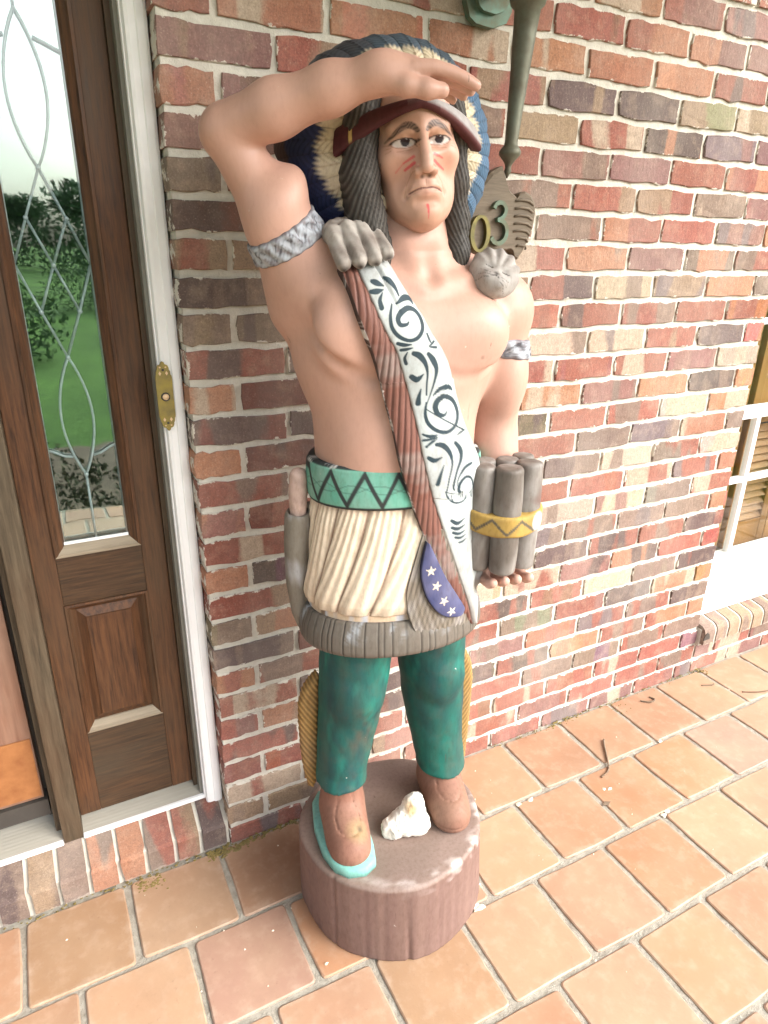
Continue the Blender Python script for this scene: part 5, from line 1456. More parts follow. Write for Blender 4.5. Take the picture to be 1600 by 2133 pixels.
STROKES = [[(-0.0993,1.4092,0.0022),(-0.0927,1.4072,0.0032),(-0.0819,1.403,0.0008)],
 [(-0.1028,1.3945,0.0022),(-0.0938,1.3952,0.0029),(-0.0832,1.3975,0.0006)],
 [(-0.0851,1.3934,0.0006),(-0.0902,1.3825,0.0022),(-0.088,1.3718,0.0029)],
 [(-0.0766,1.4139,0.0019),(-0.0691,1.4097,0.0032),(-0.0608,1.3998,0.0022),(-0.0563,1.3886,0.001)],
 [(-0.062,1.377,0.001),(-0.0482,1.3848,0.0032),(-0.036,1.384,0.0025),(-0.0308,1.3754,0.0008)],
 [(-0.0709,1.3764,0.001),(-0.0741,1.3595,0.0019),(-0.0715,1.3422,0.0022),(-0.0603,1.3288,0.0022),(-0.0435,1.3223,0.0019),(-0.029,1.3265,0.0021),(-0.0199,1.3394,0.0022),(-0.0213,1.3552,0.0022),(-0.0301,1.3668,0.0022),(-0.0435,1.37,0.0029),(-0.0564,1.3632,0.0032),(-0.0616,1.3548,0.0029),(-0.0577,1.3461,0.0024),(-0.0474,1.3463,0.0017),(-0.0434,1.35,0.0008)],
 [(-0.0615,1.3178,0.0019),(-0.0514,1.3156,0.0021),(-0.04,1.3162,0.0006)],
 [(-0.056,1.3076,0.0017),(-0.0478,1.3088,0.0017),(-0.0381,1.311,0.0006)],
 [(-0.047,1.2864,0.0019),(-0.0495,1.2951,0.0016),(-0.046,1.3042,0.0006)],
 [(-0.0125,1.3321,0.0011),(-0.0091,1.323,0.0013),(-0.0054,1.3169,0.0005)],
 [(-0.0005,1.3198,0.0013),(-0.0063,1.3151,0.0011),(-0.0096,1.3133,0.0005)],
 [(0.0034,1.3105,0.0014),(-0.0051,1.3114,0.0011),(-0.0096,1.3121,0.0005)],
 [(-0.0362,1.3024,0.0025),(-0.0263,1.2985,0.0035),(-0.0164,1.2865,0.0025),(-0.0117,1.2707,0.0014),(-0.0116,1.2546,0.0011),(-0.0107,1.235,0.001)],
 [(-0.0114,1.3011,0.0022),(-0.0024,1.2906,0.0035),(0.0039,1.2763,0.0025),(0.0016,1.2572,0.0014),(-0.0044,1.2346,0.0008),(-0.0096,1.2186,0.0006)],
 [(-0.0371,1.2652,0.0029),(-0.0284,1.2608,0.0032),(-0.0184,1.2694,0.0006)],
 [(-0.0204,1.2453,0.0006),(-0.0229,1.2324,0.0022),(-0.0235,1.221,0.0032)],
 [(0.0012,1.2337,0.0008),(0.0118,1.2429,0.0025),(0.0278,1.2458,0.0029),(0.0379,1.2391,0.0008)],
 [(-0.01,1.2219,0.0011),(-0.011,1.2025,0.0019),(-0.0048,1.1858,0.0022),(0.0109,1.1737,0.0022),(0.0299,1.1702,0.0022),(0.0463,1.1804,0.0022),(0.0509,1.1989,0.0024),(0.0417,1.2198,0.0024),(0.0246,1.2302,0.0029),(0.0107,1.2255,0.0035),(0.0058,1.2138,0.0035),(0.0116,1.2016,0.0029),(0.0228,1.1993,0.0019),(0.0275,1.2045,0.0008)],
 [(-0.0093,1.2105,0.0006),(0.0257,1.1899,0.0008),(0.0669,1.1682,0.001)],
 [(-0.015,1.1685,0.0006),(-0.0035,1.1653,0.0017),(0.011,1.1664,0.0006)],
 [(-0.0124,1.1584,0.0016),(-0.0017,1.1592,0.0013),(0.0118,1.1623,0.0005)],
 [(-0.0075,1.147,0.0014),(0.0003,1.1523,0.0011),(0.0112,1.1597,0.0005)],
 [(0.0493,1.1622,0.0006),(0.0575,1.1661,0.0013),(0.0678,1.1681,0.0006)],
 [(0.0102,1.1501,0.0023),(0.0225,1.1473,0.0032),(0.0349,1.1347,0.0026),(0.0425,1.1142,0.0013),(0.0397,1.0859,0.001),(0.0378,1.0579,0.0009)],
 [(0.0461,1.1501,0.002),(0.0576,1.1363,0.0029),(0.0603,1.1196,0.0023),(0.0538,1.0973,0.0015),(0.0504,1.0699,0.0015),(0.0534,1.0603,0.0009)],
 [(-0.0026,1.1272,0.0023),(0.0085,1.1219,0.0029),(0.0215,1.1268,0.0006)],
 [(0.0261,1.1116,0.0006),(0.0213,1.0921,0.0022),(0.0187,1.077,0.0029)],
 [(0.0864,1.106,0.002),(0.0716,1.1014,0.0023),(0.0601,1.0857,0.0012),(0.0575,1.0703,0.0006)],
 [(0.0725,1.0517,0.0012),(0.0638,1.0569,0.0022),(0.0636,1.0708,0.0026),(0.0757,1.0823,0.002),(0.0906,1.0757,0.0013),(0.099,1.0559,0.0012),(0.0882,1.0463,0.0012)],
 [(0.0356,1.0601,0.0007),(0.0429,1.0457,0.0012),(0.0572,1.0352,0.0013),(0.0737,1.0351,0.0012),(0.0861,1.0444,0.0007)],
 [(0.0378,1.0579,0.0006),(0.0957,1.0395,0.0006)],
 [(-0.0135,1.1684,0.0013),(-0.0019,1.1636,0.0013),(0.0099,1.1647,0.0004)],
 [(-0.0134,1.1577,0.0013),(-0.0035,1.1597,0.0012),(0.0099,1.1629,0.0004)],
 [(-0.0066,1.1464,0.0013),(-0.0001,1.1542,0.001),(0.0093,1.1611,0.0004)],
 [(0.0525,1.0012,0.002),(0.0658,0.9939,0.0026),(0.0813,1.0006,0.0006)],
 [(0.0541,0.987,0.002),(0.0674,0.983,0.0023),(0.0823,0.9884,0.0006)],
 [(0.0573,0.9766,0.0019),(0.0699,0.9729,0.002),(0.0836,0.9775,0.0006)],
 [(0.0621,0.9667,0.0016),(0.0732,0.9643,0.0018),(0.0849,0.9686,0.0006)],
 [(0.0705,0.9551,0.0013),(0.0779,0.956,0.0015),(0.0866,0.9603,0.0006)]]
def sash_red(U, Vv, Q):
    ln = Q[..., 0] * .45 + Q[..., 2] * .10
    g = np.abs(np.sin((Q[..., 0] - .02 * Q[..., 2]) * math.pi / .0105)) ** 6
    n = nz3(Q.reshape(-1, 3), 45, 81).reshape(U.shape)
    c = lerp((.185, .078, .058), (.27, .235, .215), np.clip(n * .8 - .05, 0, .6))
    c = c * (1 - .55 * g[..., None]) + np.array((.10, .05, .042), f32) * .55 * g[..., None]
    ed = np.clip((.05 - U) / .03, 0, 1)
    ch = ed * np.clip(1.8 * nz3(Q.reshape(-1, 3), 170, 83).reshape(U.shape) - .2, 0, 1)
    c = c * (1 - ed[..., None] * .8) + np.array((.03, .025, .025), f32) * ed[..., None] * .8
    return c * (1 - ch[..., None]) + np.array((.62, .58, .54), f32) * ch[..., None]
def sash_white(U, Vv, Q):
    n = np.clip(.4 + .7 * nz3(Q.reshape(-1, 3), 30, 85).reshape(U.shape), 0, 1)
    c = lerp((.53, .585, .585), (.43, .45, .445), n)
    x, z = Q[..., 0].ravel(), Q[..., 2].ravel(); w = np.zeros_like(x)
    for p in STROKES:
        pk = crom(p, 4 * len(p)) if len(p) > 2 else np.array(p)
        for a, b in zip(pk[:-1], pk[1:]): w = np.maximum(w, seg2(a[0], a[1], b[0], b[1], max(a[2] * 1.45, .0006), max(b[2] * 1.45, .0006), x, z, .0009))
    w = w.reshape(U.shape)
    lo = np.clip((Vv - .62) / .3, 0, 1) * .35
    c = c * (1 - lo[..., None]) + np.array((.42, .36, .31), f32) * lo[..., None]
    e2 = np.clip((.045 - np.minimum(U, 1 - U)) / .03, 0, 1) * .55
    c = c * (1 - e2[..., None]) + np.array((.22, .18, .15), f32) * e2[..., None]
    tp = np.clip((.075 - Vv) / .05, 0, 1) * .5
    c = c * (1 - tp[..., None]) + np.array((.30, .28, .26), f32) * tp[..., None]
    return c * (1 - w[..., None]) + np.array((.030, .052, .066), f32) * w[..., None]
patch('sash_border', SL_, SB_, 420, 36, .016, lambda U, V: .004 * np.sin(U * 3.14) - .0020 * np.abs(np.sin((np.interp(V, np.linspace(0, 1, 13), [q[0] for q in SL_]) * (1 - U) + np.interp(V, np.linspace(0, 1, 13), [q[0] for q in SB_]) * U - .02 * np.interp(V, np.linspace(0, 1, 13), [q[2] for q in SL_])) * math.pi / .0105)) ** 6, sash_red, M['carved_worn'], .02)
def white_bul(U, V):
    fold = np.exp(-((U - .46) / .05) ** 2) * np.clip((.22 - V) / .12, 0, 1)
    return .008 * np.sin(np.clip(U, 0, 1) * 3.14) ** .7 - .006 * fold
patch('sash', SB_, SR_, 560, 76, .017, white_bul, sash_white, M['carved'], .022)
# pale drape that runs down beside the hip
def drape_f(P):
    return chain(P, [(.128, -.040, 1.02, .022), (.134, -.036, .93, .026), (.138, -.030, .84, .026), (.142, -.018, .76, .020), (.146, -.004, .705, .013)], .01)
sculpt('sash_tail', drape_f, (.08, -.09, .68), (.19, .04, 1.05), .0036, lambda V: lerp((.40, .41, .41), (.29, .26, .24), np.clip(.4 + .6 * nz3(V, 40, 91), 0, 1)), M['carved_worn'], st)

# ---- paw over one shoulder, cat mask on the other
GREYP = np.array((.40, .37, .335), f32)
def paw_f(P):
    d = ell(P, (-.108, -.030, 1.472), (.050, .040, .026), yaw=.3, pitch=.5)
    for (a, b) in (((-.143, -.056, 1.476), (-.141, -.103, 1.434)), ((-.121, -.056, 1.484), (-.117, -.108, 1.438)), ((-.099, -.054, 1.486), (-.092, -.106, 1.442)), ((-.080, -.048, 1.484), (-.069, -.095, 1.450))):
        d = smin(d, cap(P, a, b, 0.0138, .0118), .0015)
    return d + .0006 * np.sin(P[0] * 420 + P[2] * 160)
def paw_c(V):
    c = lerp(GREYP, (.20, .17, .15), np.clip(.35 + .6 * nz3(V, 60, 95), 0, 1))
    for b in ((-.141, -.111, 1.424), (-.117, -.117, 1.429), (-.092, -.115, 1.433), (-.068, -.104, 1.441)):
        w = np.clip(1.15 - np.linalg.norm((V - np.array(b, f32)) / .0085, axis=1), 0, 1)[:, None]; c = c * (1 - w) + np.array((.035, .03, .03), f32) * w
    return c
sculpt('paw_ornament', paw_f, (-.175, -.13, 1.405), (-.035, .04, 1.515), .0022, paw_c, M['carved'], st)
MC = np.array((.134, -.066, 1.418)); mn = np.array((-.12, -.86, .50)); mn /= np.linalg.norm(mn)
mx = np.cross((0, 0, 1), mn); mx = -mx / np.linalg.norm(mx); mz = np.cross(mx, mn) * 1.0; mz = mz if mz[2] > 0 else -mz
ca, sa = math.cos(R(28)), math.sin(R(28)); mx, mz = mx * ca + mz * sa, -mx * sa + mz * ca
def mloc(P):
    q = [P[i] - MC[i] for i in range(3)]
    return tuple((q[0] * v[0] + q[1] * v[1] + q[2] * v[2]).astype(f32) for v in (mx, mz, mn))
def mask_f(Pw):
    u, v, w = mloc(Pw); P = (u, v, w); A = (np.abs(u), v, w)
    d = ell(P, (0, .004, -.004), (.044, .044, .026))
    d = smin(d, ell(P, (0, -.022, .010), (.022, .017, .018)), .014)
    d = smax(d, -ell(A, (.016, -.002, .026), (.010, .0045, .008)), .006)
    d = smin(d, ell(A, (.010, -.024, .020), (.010, .009, .008)), .006)
    ang = np.arctan2(u, v + .02)
    d = d - .0022 * np.clip((v + .002) / .03, 0, 1) * np.sin(ang * 17)
    return d
def mask_c(V):
    u, v, w = mloc((V[:, 0], V[:, 1], V[:, 2])); a = np.abs(u)
    c = lerp((.40, .375, .35), (.24, .215, .195), np.clip(.3 + .5 * np.sin(np.arctan2(u, v + .02) * 17) * np.clip(v / .03, 0, 1) + .3 * nz3(V, 60, 97), 0, 1))
    lines = seg2(.009, -.003, .022, -.001, .0011, .0008, a, v); lines = np.maximum(lines, seg2(.0, -.018, .008, -.022, .0011, .0008, a, v))
    for k in range(3): lines = np.maximum(lines, seg2(.010, -.026 + .004 * k, .026, -.030 + .009 * k, .0007, .0004, a, v) * .7)
    lines = np.maximum(lines, np.clip(1.2 - np.hypot(a / .006, (v + .014) / .004), 0, 1))
    return c * (1 - lines[:, None] * (w > -.005)[:, None]) + np.array((.05, .042, .04), f32) * (lines * (w > -.005))[:, None]
sculpt('cat_mask', mask_f, (.07, -.125, 1.36), (.20, -.005, 1.48), .0024, mask_c, M['carved'], st)

# ---- armbands
def band(name, c, ax, r1, r2, w, seed):
    """torus-like cuff round an arm: centre c, axis ax"""
    c = np.array(c, float); ax = np.array(ax, float) / np.linalg.norm(ax)
    e1 = np.cross(ax, (0, 0, 1)); e1 /= np.linalg.norm(e1); e2 = np.cross(ax, e1)
    def disp(T, Z): return 0 * T
    nth, nz_ = 260, 18
    T, Zz = np.meshgrid(np.linspace(-math.pi, math.pi, nth, endpoint=False), np.linspace(-1, 1, nz_), indexing='ij')
    rr = 1 + .0 * T
    prof = .0065 * np.sqrt(np.clip(1 - np.abs(Zz) ** 5, 0, 1)) + .0012 * np.sin(T * 13 + Zz * 4)
    base = c + ax * (Zz[..., None] * w)
    out = e1 * np.cos(T)[..., None] + e2 * np.sin(T)[..., None]
    # march outward to the arm's skin
    lo = np.zeros(T.shape); hi = np.full(T.shape, .1)
    for _ in range(14):
        m = (lo + hi) / 2; q = base + out * m[..., None]
        d = body(tuple(np.moveaxis(q, -1, 0).astype(f32))); ins = d < 0
        lo = np.where(ins, m, lo); hi = np.where(ins, hi, m)
    lim = np.minimum(lo, r1 * 1.25)
    q = base + out * (lim + prof - .001)[..., None]
    V = np.stack([T * r1, Zz * w, 0 * T], -1).reshape(-1, 3)
    n = nz3(V * np.array([1, 2.2, 1]), 110, seed).reshape(T.shape); n2 = nz3(V, 260, seed + 1).reshape(T.shape)
    col = lerp((.40, .43, .47), (.16, .15, .165), np.clip(1.4 * np.abs(n) - .35, 0, 1)); col = lerp_arr(col, (.17, .115, .12), np.clip(n2 * .8 - .1, 0, .7))
    vn = np.abs(Zz - np.sin(T * r1 * 160 + seed) * .55)
    vn2 = np.abs(Zz + np.sin(T * r1 * 97 + seed * 2) * .5)
    col = lerp_arr(col, (.05, .05, .06), np.clip((.20 - np.minimum(vn + .25 * n, vn2)) / .12, 0, 1) * np.clip(.55 + n2, 0, 1) * .85)
    ed = np.clip((np.abs(Zz) - .84) / .1, 0, 1); col = lerp_arr(col, (.11, .085, .09), ed)
    F = grid_faces(nth, nz_); wv = np.stack([np.arange(nz_ - 1) + (nth - 1) * nz_, np.arange(nz_ - 1) + (nth - 1) * nz_ + 1, np.arange(nz_ - 1) + 1, np.arange(nz_ - 1)], 1)
    return link(name, mesh_np(name, q.reshape(-1, 3), np.concatenate([F, wv]), col.reshape(-1, 3)), M['carved'], st)
def lerp_arr(c, b, w): return c * (1 - w[..., None]) + np.array(b, f32) * w[..., None]
band('armband', (-.207, -.010, 1.468), (-.13, -.04, .21), .062, .062, .0190, 4)
band('armband', (.199, .010, 1.288), (.10, .02, 1.0), .05, .05, .0180, 9)

# ---- bundle held at the hip
bun = empty('stick_bundle', (0, 0, 0), parent=st)
STK = [(.123, -.100, .0255), (.161, -.128, .0280), (.211, -.112, .0275), (.143, -.064, .024), (.184, -.078, .025), (.222, -.068, .024)]
def stick_fn(x, y, r, k):
    t = .0016 * (k % 3)
    def f(P):
        rr = np.sqrt((P[0] - x) ** 2 + (P[1] - y) ** 2) - (r - .0008 - .0025 * ((P[2] - .99) / .11) ** 2)
        rr = rr + .0008 * np.sin(P[2] * 55 + k) * np.sin(np.arctan2(P[1] - y, P[0] - x) * 3 + k)
        return smax(rr, np.abs(P[2] - .990) - (.103 + t), .007)
    return f
for k, (x, y, r) in enumerate(STK):
    sculpt('stick', stick_fn(x, y, r, k), (x - r - .008, y - r - .008, .87), (x + r + .008, y + r + .008, 1.11), .0032,
           lambda V, k=k: lerp_arr(lerp((.135, .115, .098), (.27, .25, .23), np.clip(.35 + .7 * nz3(V * np.array([1, 1, .4]), 70, 100 + k), 0, 1)), (.13, .06, .05), np.clip(1.1 * nz3(V, 34, 120 + k) - .55 + .5 * np.exp(-((V[:, 2] - 1.035) / .02) ** 2), 0, .75)), M['carved_worn'], bun)
def bund(P):
    d = None
    for (x, y, r) in STK:
        e = np.sqrt((P[0] - x) ** 2 + (P[1] - y) ** 2) - (r + .0035)
        d = e if d is None else smin(d, e, .045)
    sag = .985 + 1.2 * (P[0] - .175) ** 2 + .0015 * np.sin(P[0] * 90)
    return smax(d, np.abs(P[2] - sag) - .0205, .006)
def bund_c(V):
    c = lerp((.40, .26, .065), (.30, .20, .07), np.clip(.4 + .6 * nz3(V, 60, 131), 0, 1))
    s = V[:, 0] * 1.0 - V[:, 1] * .35; z = V[:, 2] - (.985 + 1.2 * (V[:, 0] - .175) ** 2)
    tri = np.abs(((s / .058) % 1) - .5) * 2
    w = np.clip((.0042 - np.abs(z - (tri - .5) * .026)) / .0015, 0, 1)
    c = lerp_arr(c, (.07, .065, .058), w * .9)
    p = np.clip((.016 - np.hypot(V[:, 0] - .220, (V[:, 2] - .988) * .8)) / .003, 0, 1)
    return lerp_arr(c, (.45, .47, .50), p)
sculpt('bundle_wrap', bund, (.07, -.185, .945), (.28, -.03, 1.03), .0030, bund_c, M['carved'], bun)

# ---- hair
def hair_paint(V):
    g = np.sin(V[:, 0] * 900 + V[:, 2] * 330 * np.sign(V[:, 0] - .01) + 3 * np.sin(V[:, 2] * 30)) * .5 + .5
    c = lerp((.026, .022, .019), (.088, .080, .070), g ** 2)
    return c * (1 + .3 * nz3(V, 50, 141))[:, None]
def groove(P, s): return .0012 * np.sin(P[0] * 900 + P[2] * 330 * s + 3 * np.sin(P[2] * 30))
def hair_L(P):
    d = chain(P, [(-.068, -.008, 1.690, .026), (-.086, -.014, 1.63, .0235), (-.089, -.024, 1.56, .0255), (-.083, -.038, 1.50, .0265), (-.072, -.052, 1.455, .022), (-.064, -.060, 1.425, .012)], .02)
    d = smin(d, chain(P, [(-.070, .012, 1.66, .030), (-.086, .008, 1.56, .030), (-.080, -.008, 1.48, .024)]), .02)
    return d + groove(P, -1)
def hair_R(P):
    d = chain(P, [(.064, -.004, 1.690, .022), (.076, -.016, 1.63, .0165), (.079, -.016, 1.56, .0165), (.082, -.012, 1.50, .021), (.080, -.020, 1.45, .022), (.078, -.028, 1.415, .012)], .02)
    d = smin(d, chain(P, [(.066, .020, 1.66, .024), (.078, .012, 1.56, .019), (.080, .006, 1.47, .018)]), .02)
    return d + groove(P, 1)
sculpt('hair', hair_L, (-.135, -.10, 1.40), (-.02, .06, 1.73), .0026, hair_paint, M['carved'], st)
sculpt('hair', hair_R, (.03, -.07, 1.39), (.13, .07, 1.73), .0026, hair_paint, M['carved'], st)

# ---- brow band
nth = 220
pts = []; cols = []
for s_ in np.linspace(-1.06, 1.06, nth):
    s = abs(s_); rt = s_ > 0
    xx = (.130 if not rt else .108) * math.copysign(s ** 1.05, s_); yc = -.096 + (.056 if not rt else .078) * s ** 1.9
    zb = .0415 - (.050 if not rt else .060) * s ** 1.5; ht = .015 + .028 * s ** 1.2; fl = .004 + .006 * s
    nx_, ny_ = s_ * .75, -math.sqrt(max(0.05, 1 - (s_ * .75) ** 2))
    row = []; cr_ = []
    prof = [(-.016, 0.003), (-.002, -.001), (.004, .0015), (.0060, .007), (.0066, .013), (.0055, ht * .62), (.0035, ht * .88), (-.002, ht), (-.018, ht + .002)]
    for q, (o, zz) in enumerate(prof):
        o2 = o + fl * (1 - zz / .05)
        row.append(from_head((xx + nx_ * o2, yc + ny_ * o2, zb + zz)))
        col = (.070, .016, .018)
        if q >= 4 and s_ > -.18: col = (.115, .060, .056)
        if q >= 4 and s_ > .10: col = (.36, .335, .325)
        if q == 3 and s_ > .3: col = (.13, .045, .045)
        if not rt and 3 <= q <= 6 and .845 < s < .885: col = (.50, .35, .12)
        cr_.append(col)
    pts.append(row); cols.append(cr_)
pts = np.array(pts); cols = np.array(cols)
link('brow_band', mesh_np('brow_band', pts.reshape(-1, 3), grid_faces(nth, 9), cols.reshape(-1, 3)), M['carved'], st)

# ---- feather headdress: carved feathers fanning round the head
HCx, HCz = .006, 1.603
def r_out(th):
    return np.interp(th, [-60, -40, 0, 45, 90, 110, 140, 180, 215, 245], [.148, .168, .170, .168, .168, .172, .190, .205, .190, .155])
NF = 21
for k in range(NF):
    t0 = -56 + k * (296 / NF); t1 = t0 + 296 / NF * 1.06
    n, m_ = 70, 26
    s = np.linspace(0, 1, n); u = np.linspace(-1, 1, m_)
    S, U = np.meshgrid(s, u, indexing='ij')
    TH = (t0 + t1) / 2 + (t1 - t0) / 2 * U
    S2 = S * (1 - .045 * np.abs(U) ** 2.5)
    r0 = .082 + .010 * np.clip(np.abs(np.cos(np.radians(TH))), 0, 1); r1 = r_out(TH)
    phi = S2 * R(88)
    rad = r0 + (r1 - r0) * np.sin(phi) ** .95
    yy = -.030 + .022 * np.clip(np.abs(np.cos(np.radians(TH))), 0, 1) + .105 * (1 - np.cos(phi)) ** .85
    ridge = .0045 * (1 - U ** 2) ** .6 + .0013 * (np.abs(U) < .10)
    barb = .0007 * np.sin((S * 34 - np.abs(U) * 4.5) * 3.0 + k + 1.5 * np.sin(S * 13 + k))
    dd = ridge + barb * np.clip(1.2 - S, 0, 1)
    rad = rad + dd * np.sin(phi) * .8; yy = yy - dd * np.cos(phi) * .8 - dd * .3
    X = HCx + rad * np.cos(np.radians(TH)); Zz = HCz + rad * np.sin(np.radians(TH))
    Q = np.stack([X, yy, Zz], -1)
    lt = (t0 + t1) / 2
    blue = (.075, .145, .235) if lt < 60 else ((.075, .105, .135) if lt < 118 else ((.05, .058, .07) if lt < 150 else (.022, .030, .085)))
    tip = (.20, .155, .16) if lt < 60 else ((.10, .115, .13) if lt < 150 else (.055, .028, .026))
    cut = (.20 if lt < 50 else (.36 if lt > 150 else .44)) + .02 * np.sin(k * 2.3) + .015 * np.abs(U)
    lines = np.clip(np.sin((S * 34 - np.abs(U) * 4.5) * 3.0 + k + 1.5 * np.sin(S * 13 + k)) * 1.5 - .4, 0, 1)
    wv = np.clip((S - cut + .03 * np.sin(U * 2.2 + k) + .02 * np.sin(U * 17 + S * 40)) / .07 + .5, 0, 1); wt = np.clip((S - (.86 if lt < 150 else .74)) / .05 + .5, 0, 1)
    cream = lerp((.62, .53, .38), (.30, .21, .13), np.clip(lines * (.35 + .3 * np.sin(S * 9 + k * 3 + U * 2)) + .5 * np.exp(-(U / .07) ** 2), 0, .85))
    bl = lerp(blue, tuple(v * .35 for v in blue), lines * .6 + .25 * np.exp(-(U / .07) ** 2))
    C_ = cream * (1 - wv[..., None]) + bl * wv[..., None]; C_ = C_ * (1 - wt[..., None]) + np.array(tip, f32) * wt[..., None]
    eg = np.clip((np.abs(U) - .9) / .1, 0, 1) * .6; C_ = C_ * (1 - eg[..., None]) + np.array((.03, .025, .03), f32) * eg[..., None]
    # back skin so each feather is a solid piece
    Bk = Q.copy(); Bk[..., 1] += .012; rr = np.hypot(Bk[..., 0] - HCx, Bk[..., 2] - HCz)
    sc = np.clip((rr - .012) / rr, 0, 1); Bk[..., 0] = HCx + (Bk[..., 0] - HCx) * sc; Bk[..., 2] = HCz + (Bk[..., 2] - HCz) * sc
    V = np.concatenate([Q.reshape(-1, 3), Bk.reshape(-1, 3)]); F = grid_faces(n, m_); nv = n * m_
    ring = np.concatenate([np.arange(m_), np.arange(1, n) * m_ + m_ - 1, (n - 1) * m_ + np.arange(m_ - 2, -1, -1), np.arange(n - 2, 0, -1) * m_])
    F2 = np.stack([ring, np.roll(ring, -1), np.roll(ring, -1) + nv, ring + nv], 1)
    link('feather', mesh_np('feather', V, np.concatenate([F, F[:, ::-1] + nv, F2]), np.concatenate([C_.reshape(-1, 3)] * 2)), M['carved'], st)
# solid core of the bonnet behind the feathers
def bonnet_f(P): return ell(P, (HCx - .006, .050, 1.600), (.140, .060, .120))
sculpt('bonnet_core', bonnet_f, (-.18, -.05, 1.45), (.18, .13, 1.75), .006, (.045, .04, .045), M['carved'], st)

# ================================================================== SMALL THINGS
def rock_f(P):
    d = ell(P, (.002, 0, .030), (.046, .030, .030), roll=.45)
    d = smin(d, ell(P, (.020, .004, .056), (.027, .025, .040), roll=-.25), .012)
    d = smin(d, ell(P, (-.032, -.004, .018), (.026, .024, .022)), .012)
    d = smin(d, ell(P, (.024, -.010, .022), (.034, .026, .026)), .012)
    V = np.stack([P[0], P[1], P[2]], -1).reshape(-1, 3)
    rg = np.random.default_rng(4)
    for _ in range(26):
        n = rg.normal(0, 1, 3); n /= np.linalg.norm(n); n[2] = abs(n[2]) * .8
        c = np.array((.005, 0, .035)); h = .034 + .026 * abs(n[0]) * .9 + .028 * n[2] + rg.uniform(-.013, .001)
        pl = (P[0] - c[0]) * n[0] + (P[1] - c[1]) * n[1] + (P[2] - c[2]) * n[2] - h
        d = smax(d, pl.astype(f32), .0015)
    d = d + (.0030 * np.abs(nz3(V, 75, 201)) + .0016 * np.abs(nz3(V, 190, 203)) + .0008 * nz3(V, 420, 204) - .002).reshape(d.shape)
    return np.maximum(d, -P[2])
def rock_c(V):
    n = np.clip(.25 + .8 * nz3(V, 60, 205), 0, 1); c = lerp((.80, .78, .72), (.56, .50, .42), n * .6)
    o = np.clip(1 - np.linalg.norm((V - np.array((.012, -.01, .072), f32)) / np.array((.022, .03, .024), f32), axis=1), 0, 1) * 1.3
    c = lerp_arr(c, (.62, .40, .16), np.clip(o, 0, .8)); cr = np.clip(nz3(V, 230, 207) - .55, 0, 1)
    return lerp_arr(c, (.30, .22, .15), np.clip(cr * 1.6, 0, .8))
V_, F_ = surface_nets(rock_f, (-.08, -.06, -.004), (.08, .06, .115), .0026)
rk = link('white_rock', mesh_np('white_rock', V_, F_, rock_c(V_)), None)
t_ = NT('chalky_rock'); t_.set(color=t_.n('Attribute', attribute_name='paint').outputs['Color'], rough=.9, spec=.2, normal=t_.bump(t_.noise(t_.coord(), 120.0, 6, .7).outputs[0], .5, .003))
rk.data.materials.append(t_.m)
_l = np.array((.004, -.066)); _c, _s = math.cos(R(8)), math.sin(R(8))
rk.location = (0.328 + _c * _l[0] + _s * _l[1], -0.28 - _s * _l[0] + _c * _l[1], BTOP - .001); rk.rotation_euler = (0, 0, R(-12))
tag(rk, 'lumpy white rock with an orange stain lying between the statue\'s feet', 'rock')

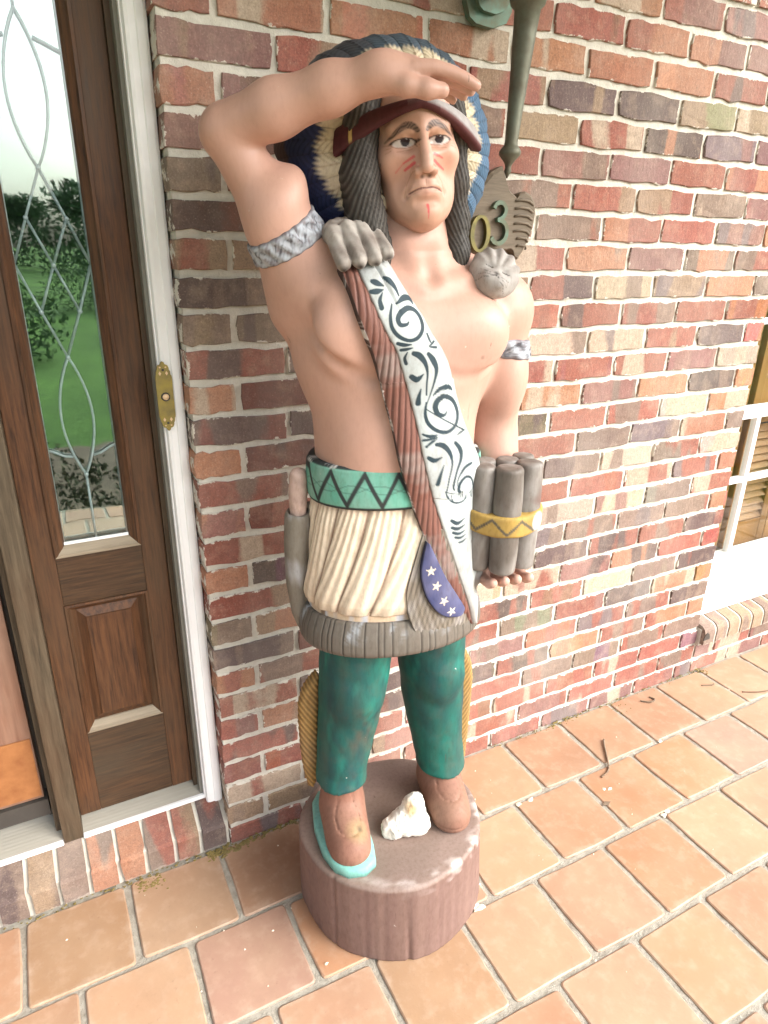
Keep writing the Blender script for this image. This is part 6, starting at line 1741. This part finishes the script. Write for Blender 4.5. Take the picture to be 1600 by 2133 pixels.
# moss and dirt along the wall foot, pale flecks, twigs
def scatter(name, pts, sz, m, seed, hgt=.004):
    rg = np.random.default_rng(seed); V = []; F = []
    for (x, y, r) in pts:
        nn = rg.integers(5, 8); b = len(V); a0 = rg.uniform(0, 6)
        V.append((x, y, hgt * rg.uniform(.5, 1.3)))
        for q in range(nn):
            a = a0 + q * 2 * math.pi / nn; rr = r * sz * rg.uniform(.5, 1.3); V.append((x + rr * math.cos(a), y + rr * .7 * math.sin(a), .0004))
        for q in range(nn): F.append((b, b + 1 + q, b + 1 + (q + 1) % nn))
    return link(name, pymesh(name, V, F, False), m)
rg = np.random.default_rng(77); ms = []
def clump(x0, x1, n, y=-.012, s=.010, r=.006):
    for _ in range(n): ms.append((rg.uniform(x0, x1), y + rg.normal(0, s), r * rg.uniform(.4, 1.3)))
clump(-.065, .055, 130, -.020, .008); clump(.06, .20, 90, -.012, .006, .005); clump(-.24, -.17, 70, -.030, .012, .006); clump(-.52, .0, 80, -.010, .006, .004)
clump(.8, 1.75, 160, -.010, .006, .0035); clump(1.76, 1.80, 20, -.02, .008, .006); clump(1.05, 1.18, 40, -.015, .008, .005); clump(1.30, 1.40, 22, -.03, .02, .004); clump(-2.4, -.5, 60, -.01, .006, .004)
tag(scatter('moss', ms, 1.0, M['moss'], 5), 'yellow green moss and dirt in the corner where floor meets wall', 'moss', kind='stuff')
fl = [(rg.uniform(-.5, 2.0), rg.uniform(-1.2, -.03), .0028 * rg.uniform(.5, 1.2)) for _ in range(90)]
fl += [(-.226, -.062, .005), (-.40, -.10, .005), (.02, -.285, .006), (-.05, -.30, .004), (.10, -.41, .006), (1.02, -.30, .012), (1.035, -.305, .01), (.80, -.236, .012), (1.10, -.445, .013), (1.12, -.440, .012), (.47, -.44, .014), (.48, -.45, .016), (1.33, -.225, .01), (.76, -.235, .012)]
tag(scatter('plaster_crumbs', fl, 1.0, M['fleck'], 6, .005), 'pale crumbs and paint flecks strewn over the tiles', 'crumbs', kind='stuff')
TW = [([(1.045, -.262, .003), (1.075, -.255, .003), (1.10, -.235, .004), (1.155, -.16, .006), (1.17, -.145, .006)], .0030, 'curved dry twig lying across a tile right of the statue'),
      ([(1.80, -.175, .003), (1.86, -.205, .004), (1.93, -.215, .003), (1.97, -.205, .003)], .0020, 'long thin twig near the window corner of the floor'),
      ([(1.70, -.085, .003), (1.735, -.10, .004), (1.75, -.098, .003)], .0026, 'short dark twig below the brick window sill'),
      ([(1.43, -.052, .004), (1.455, -.075, .007), (1.48, -.07, .006), (1.475, -.05, .004)], .0026, 'curled dry stem on the floor against the wall foot')]
for p, r, lb in TW:
    o = tube('twig', crom(p, 18), r, M['twig'], n=6); tag(o, lb, 'twig', 'dry twigs on the porch floor')
lf = [(0.97, -.345), (0.985, -.352), (1.0, -.345), (0.985, -.337)]
o = prism('dry_leaf', lf, 'z', .0015, .0035, M['twig']); tag(o, 'small curled brown leaf on a tile right of the log base', 'leaf')
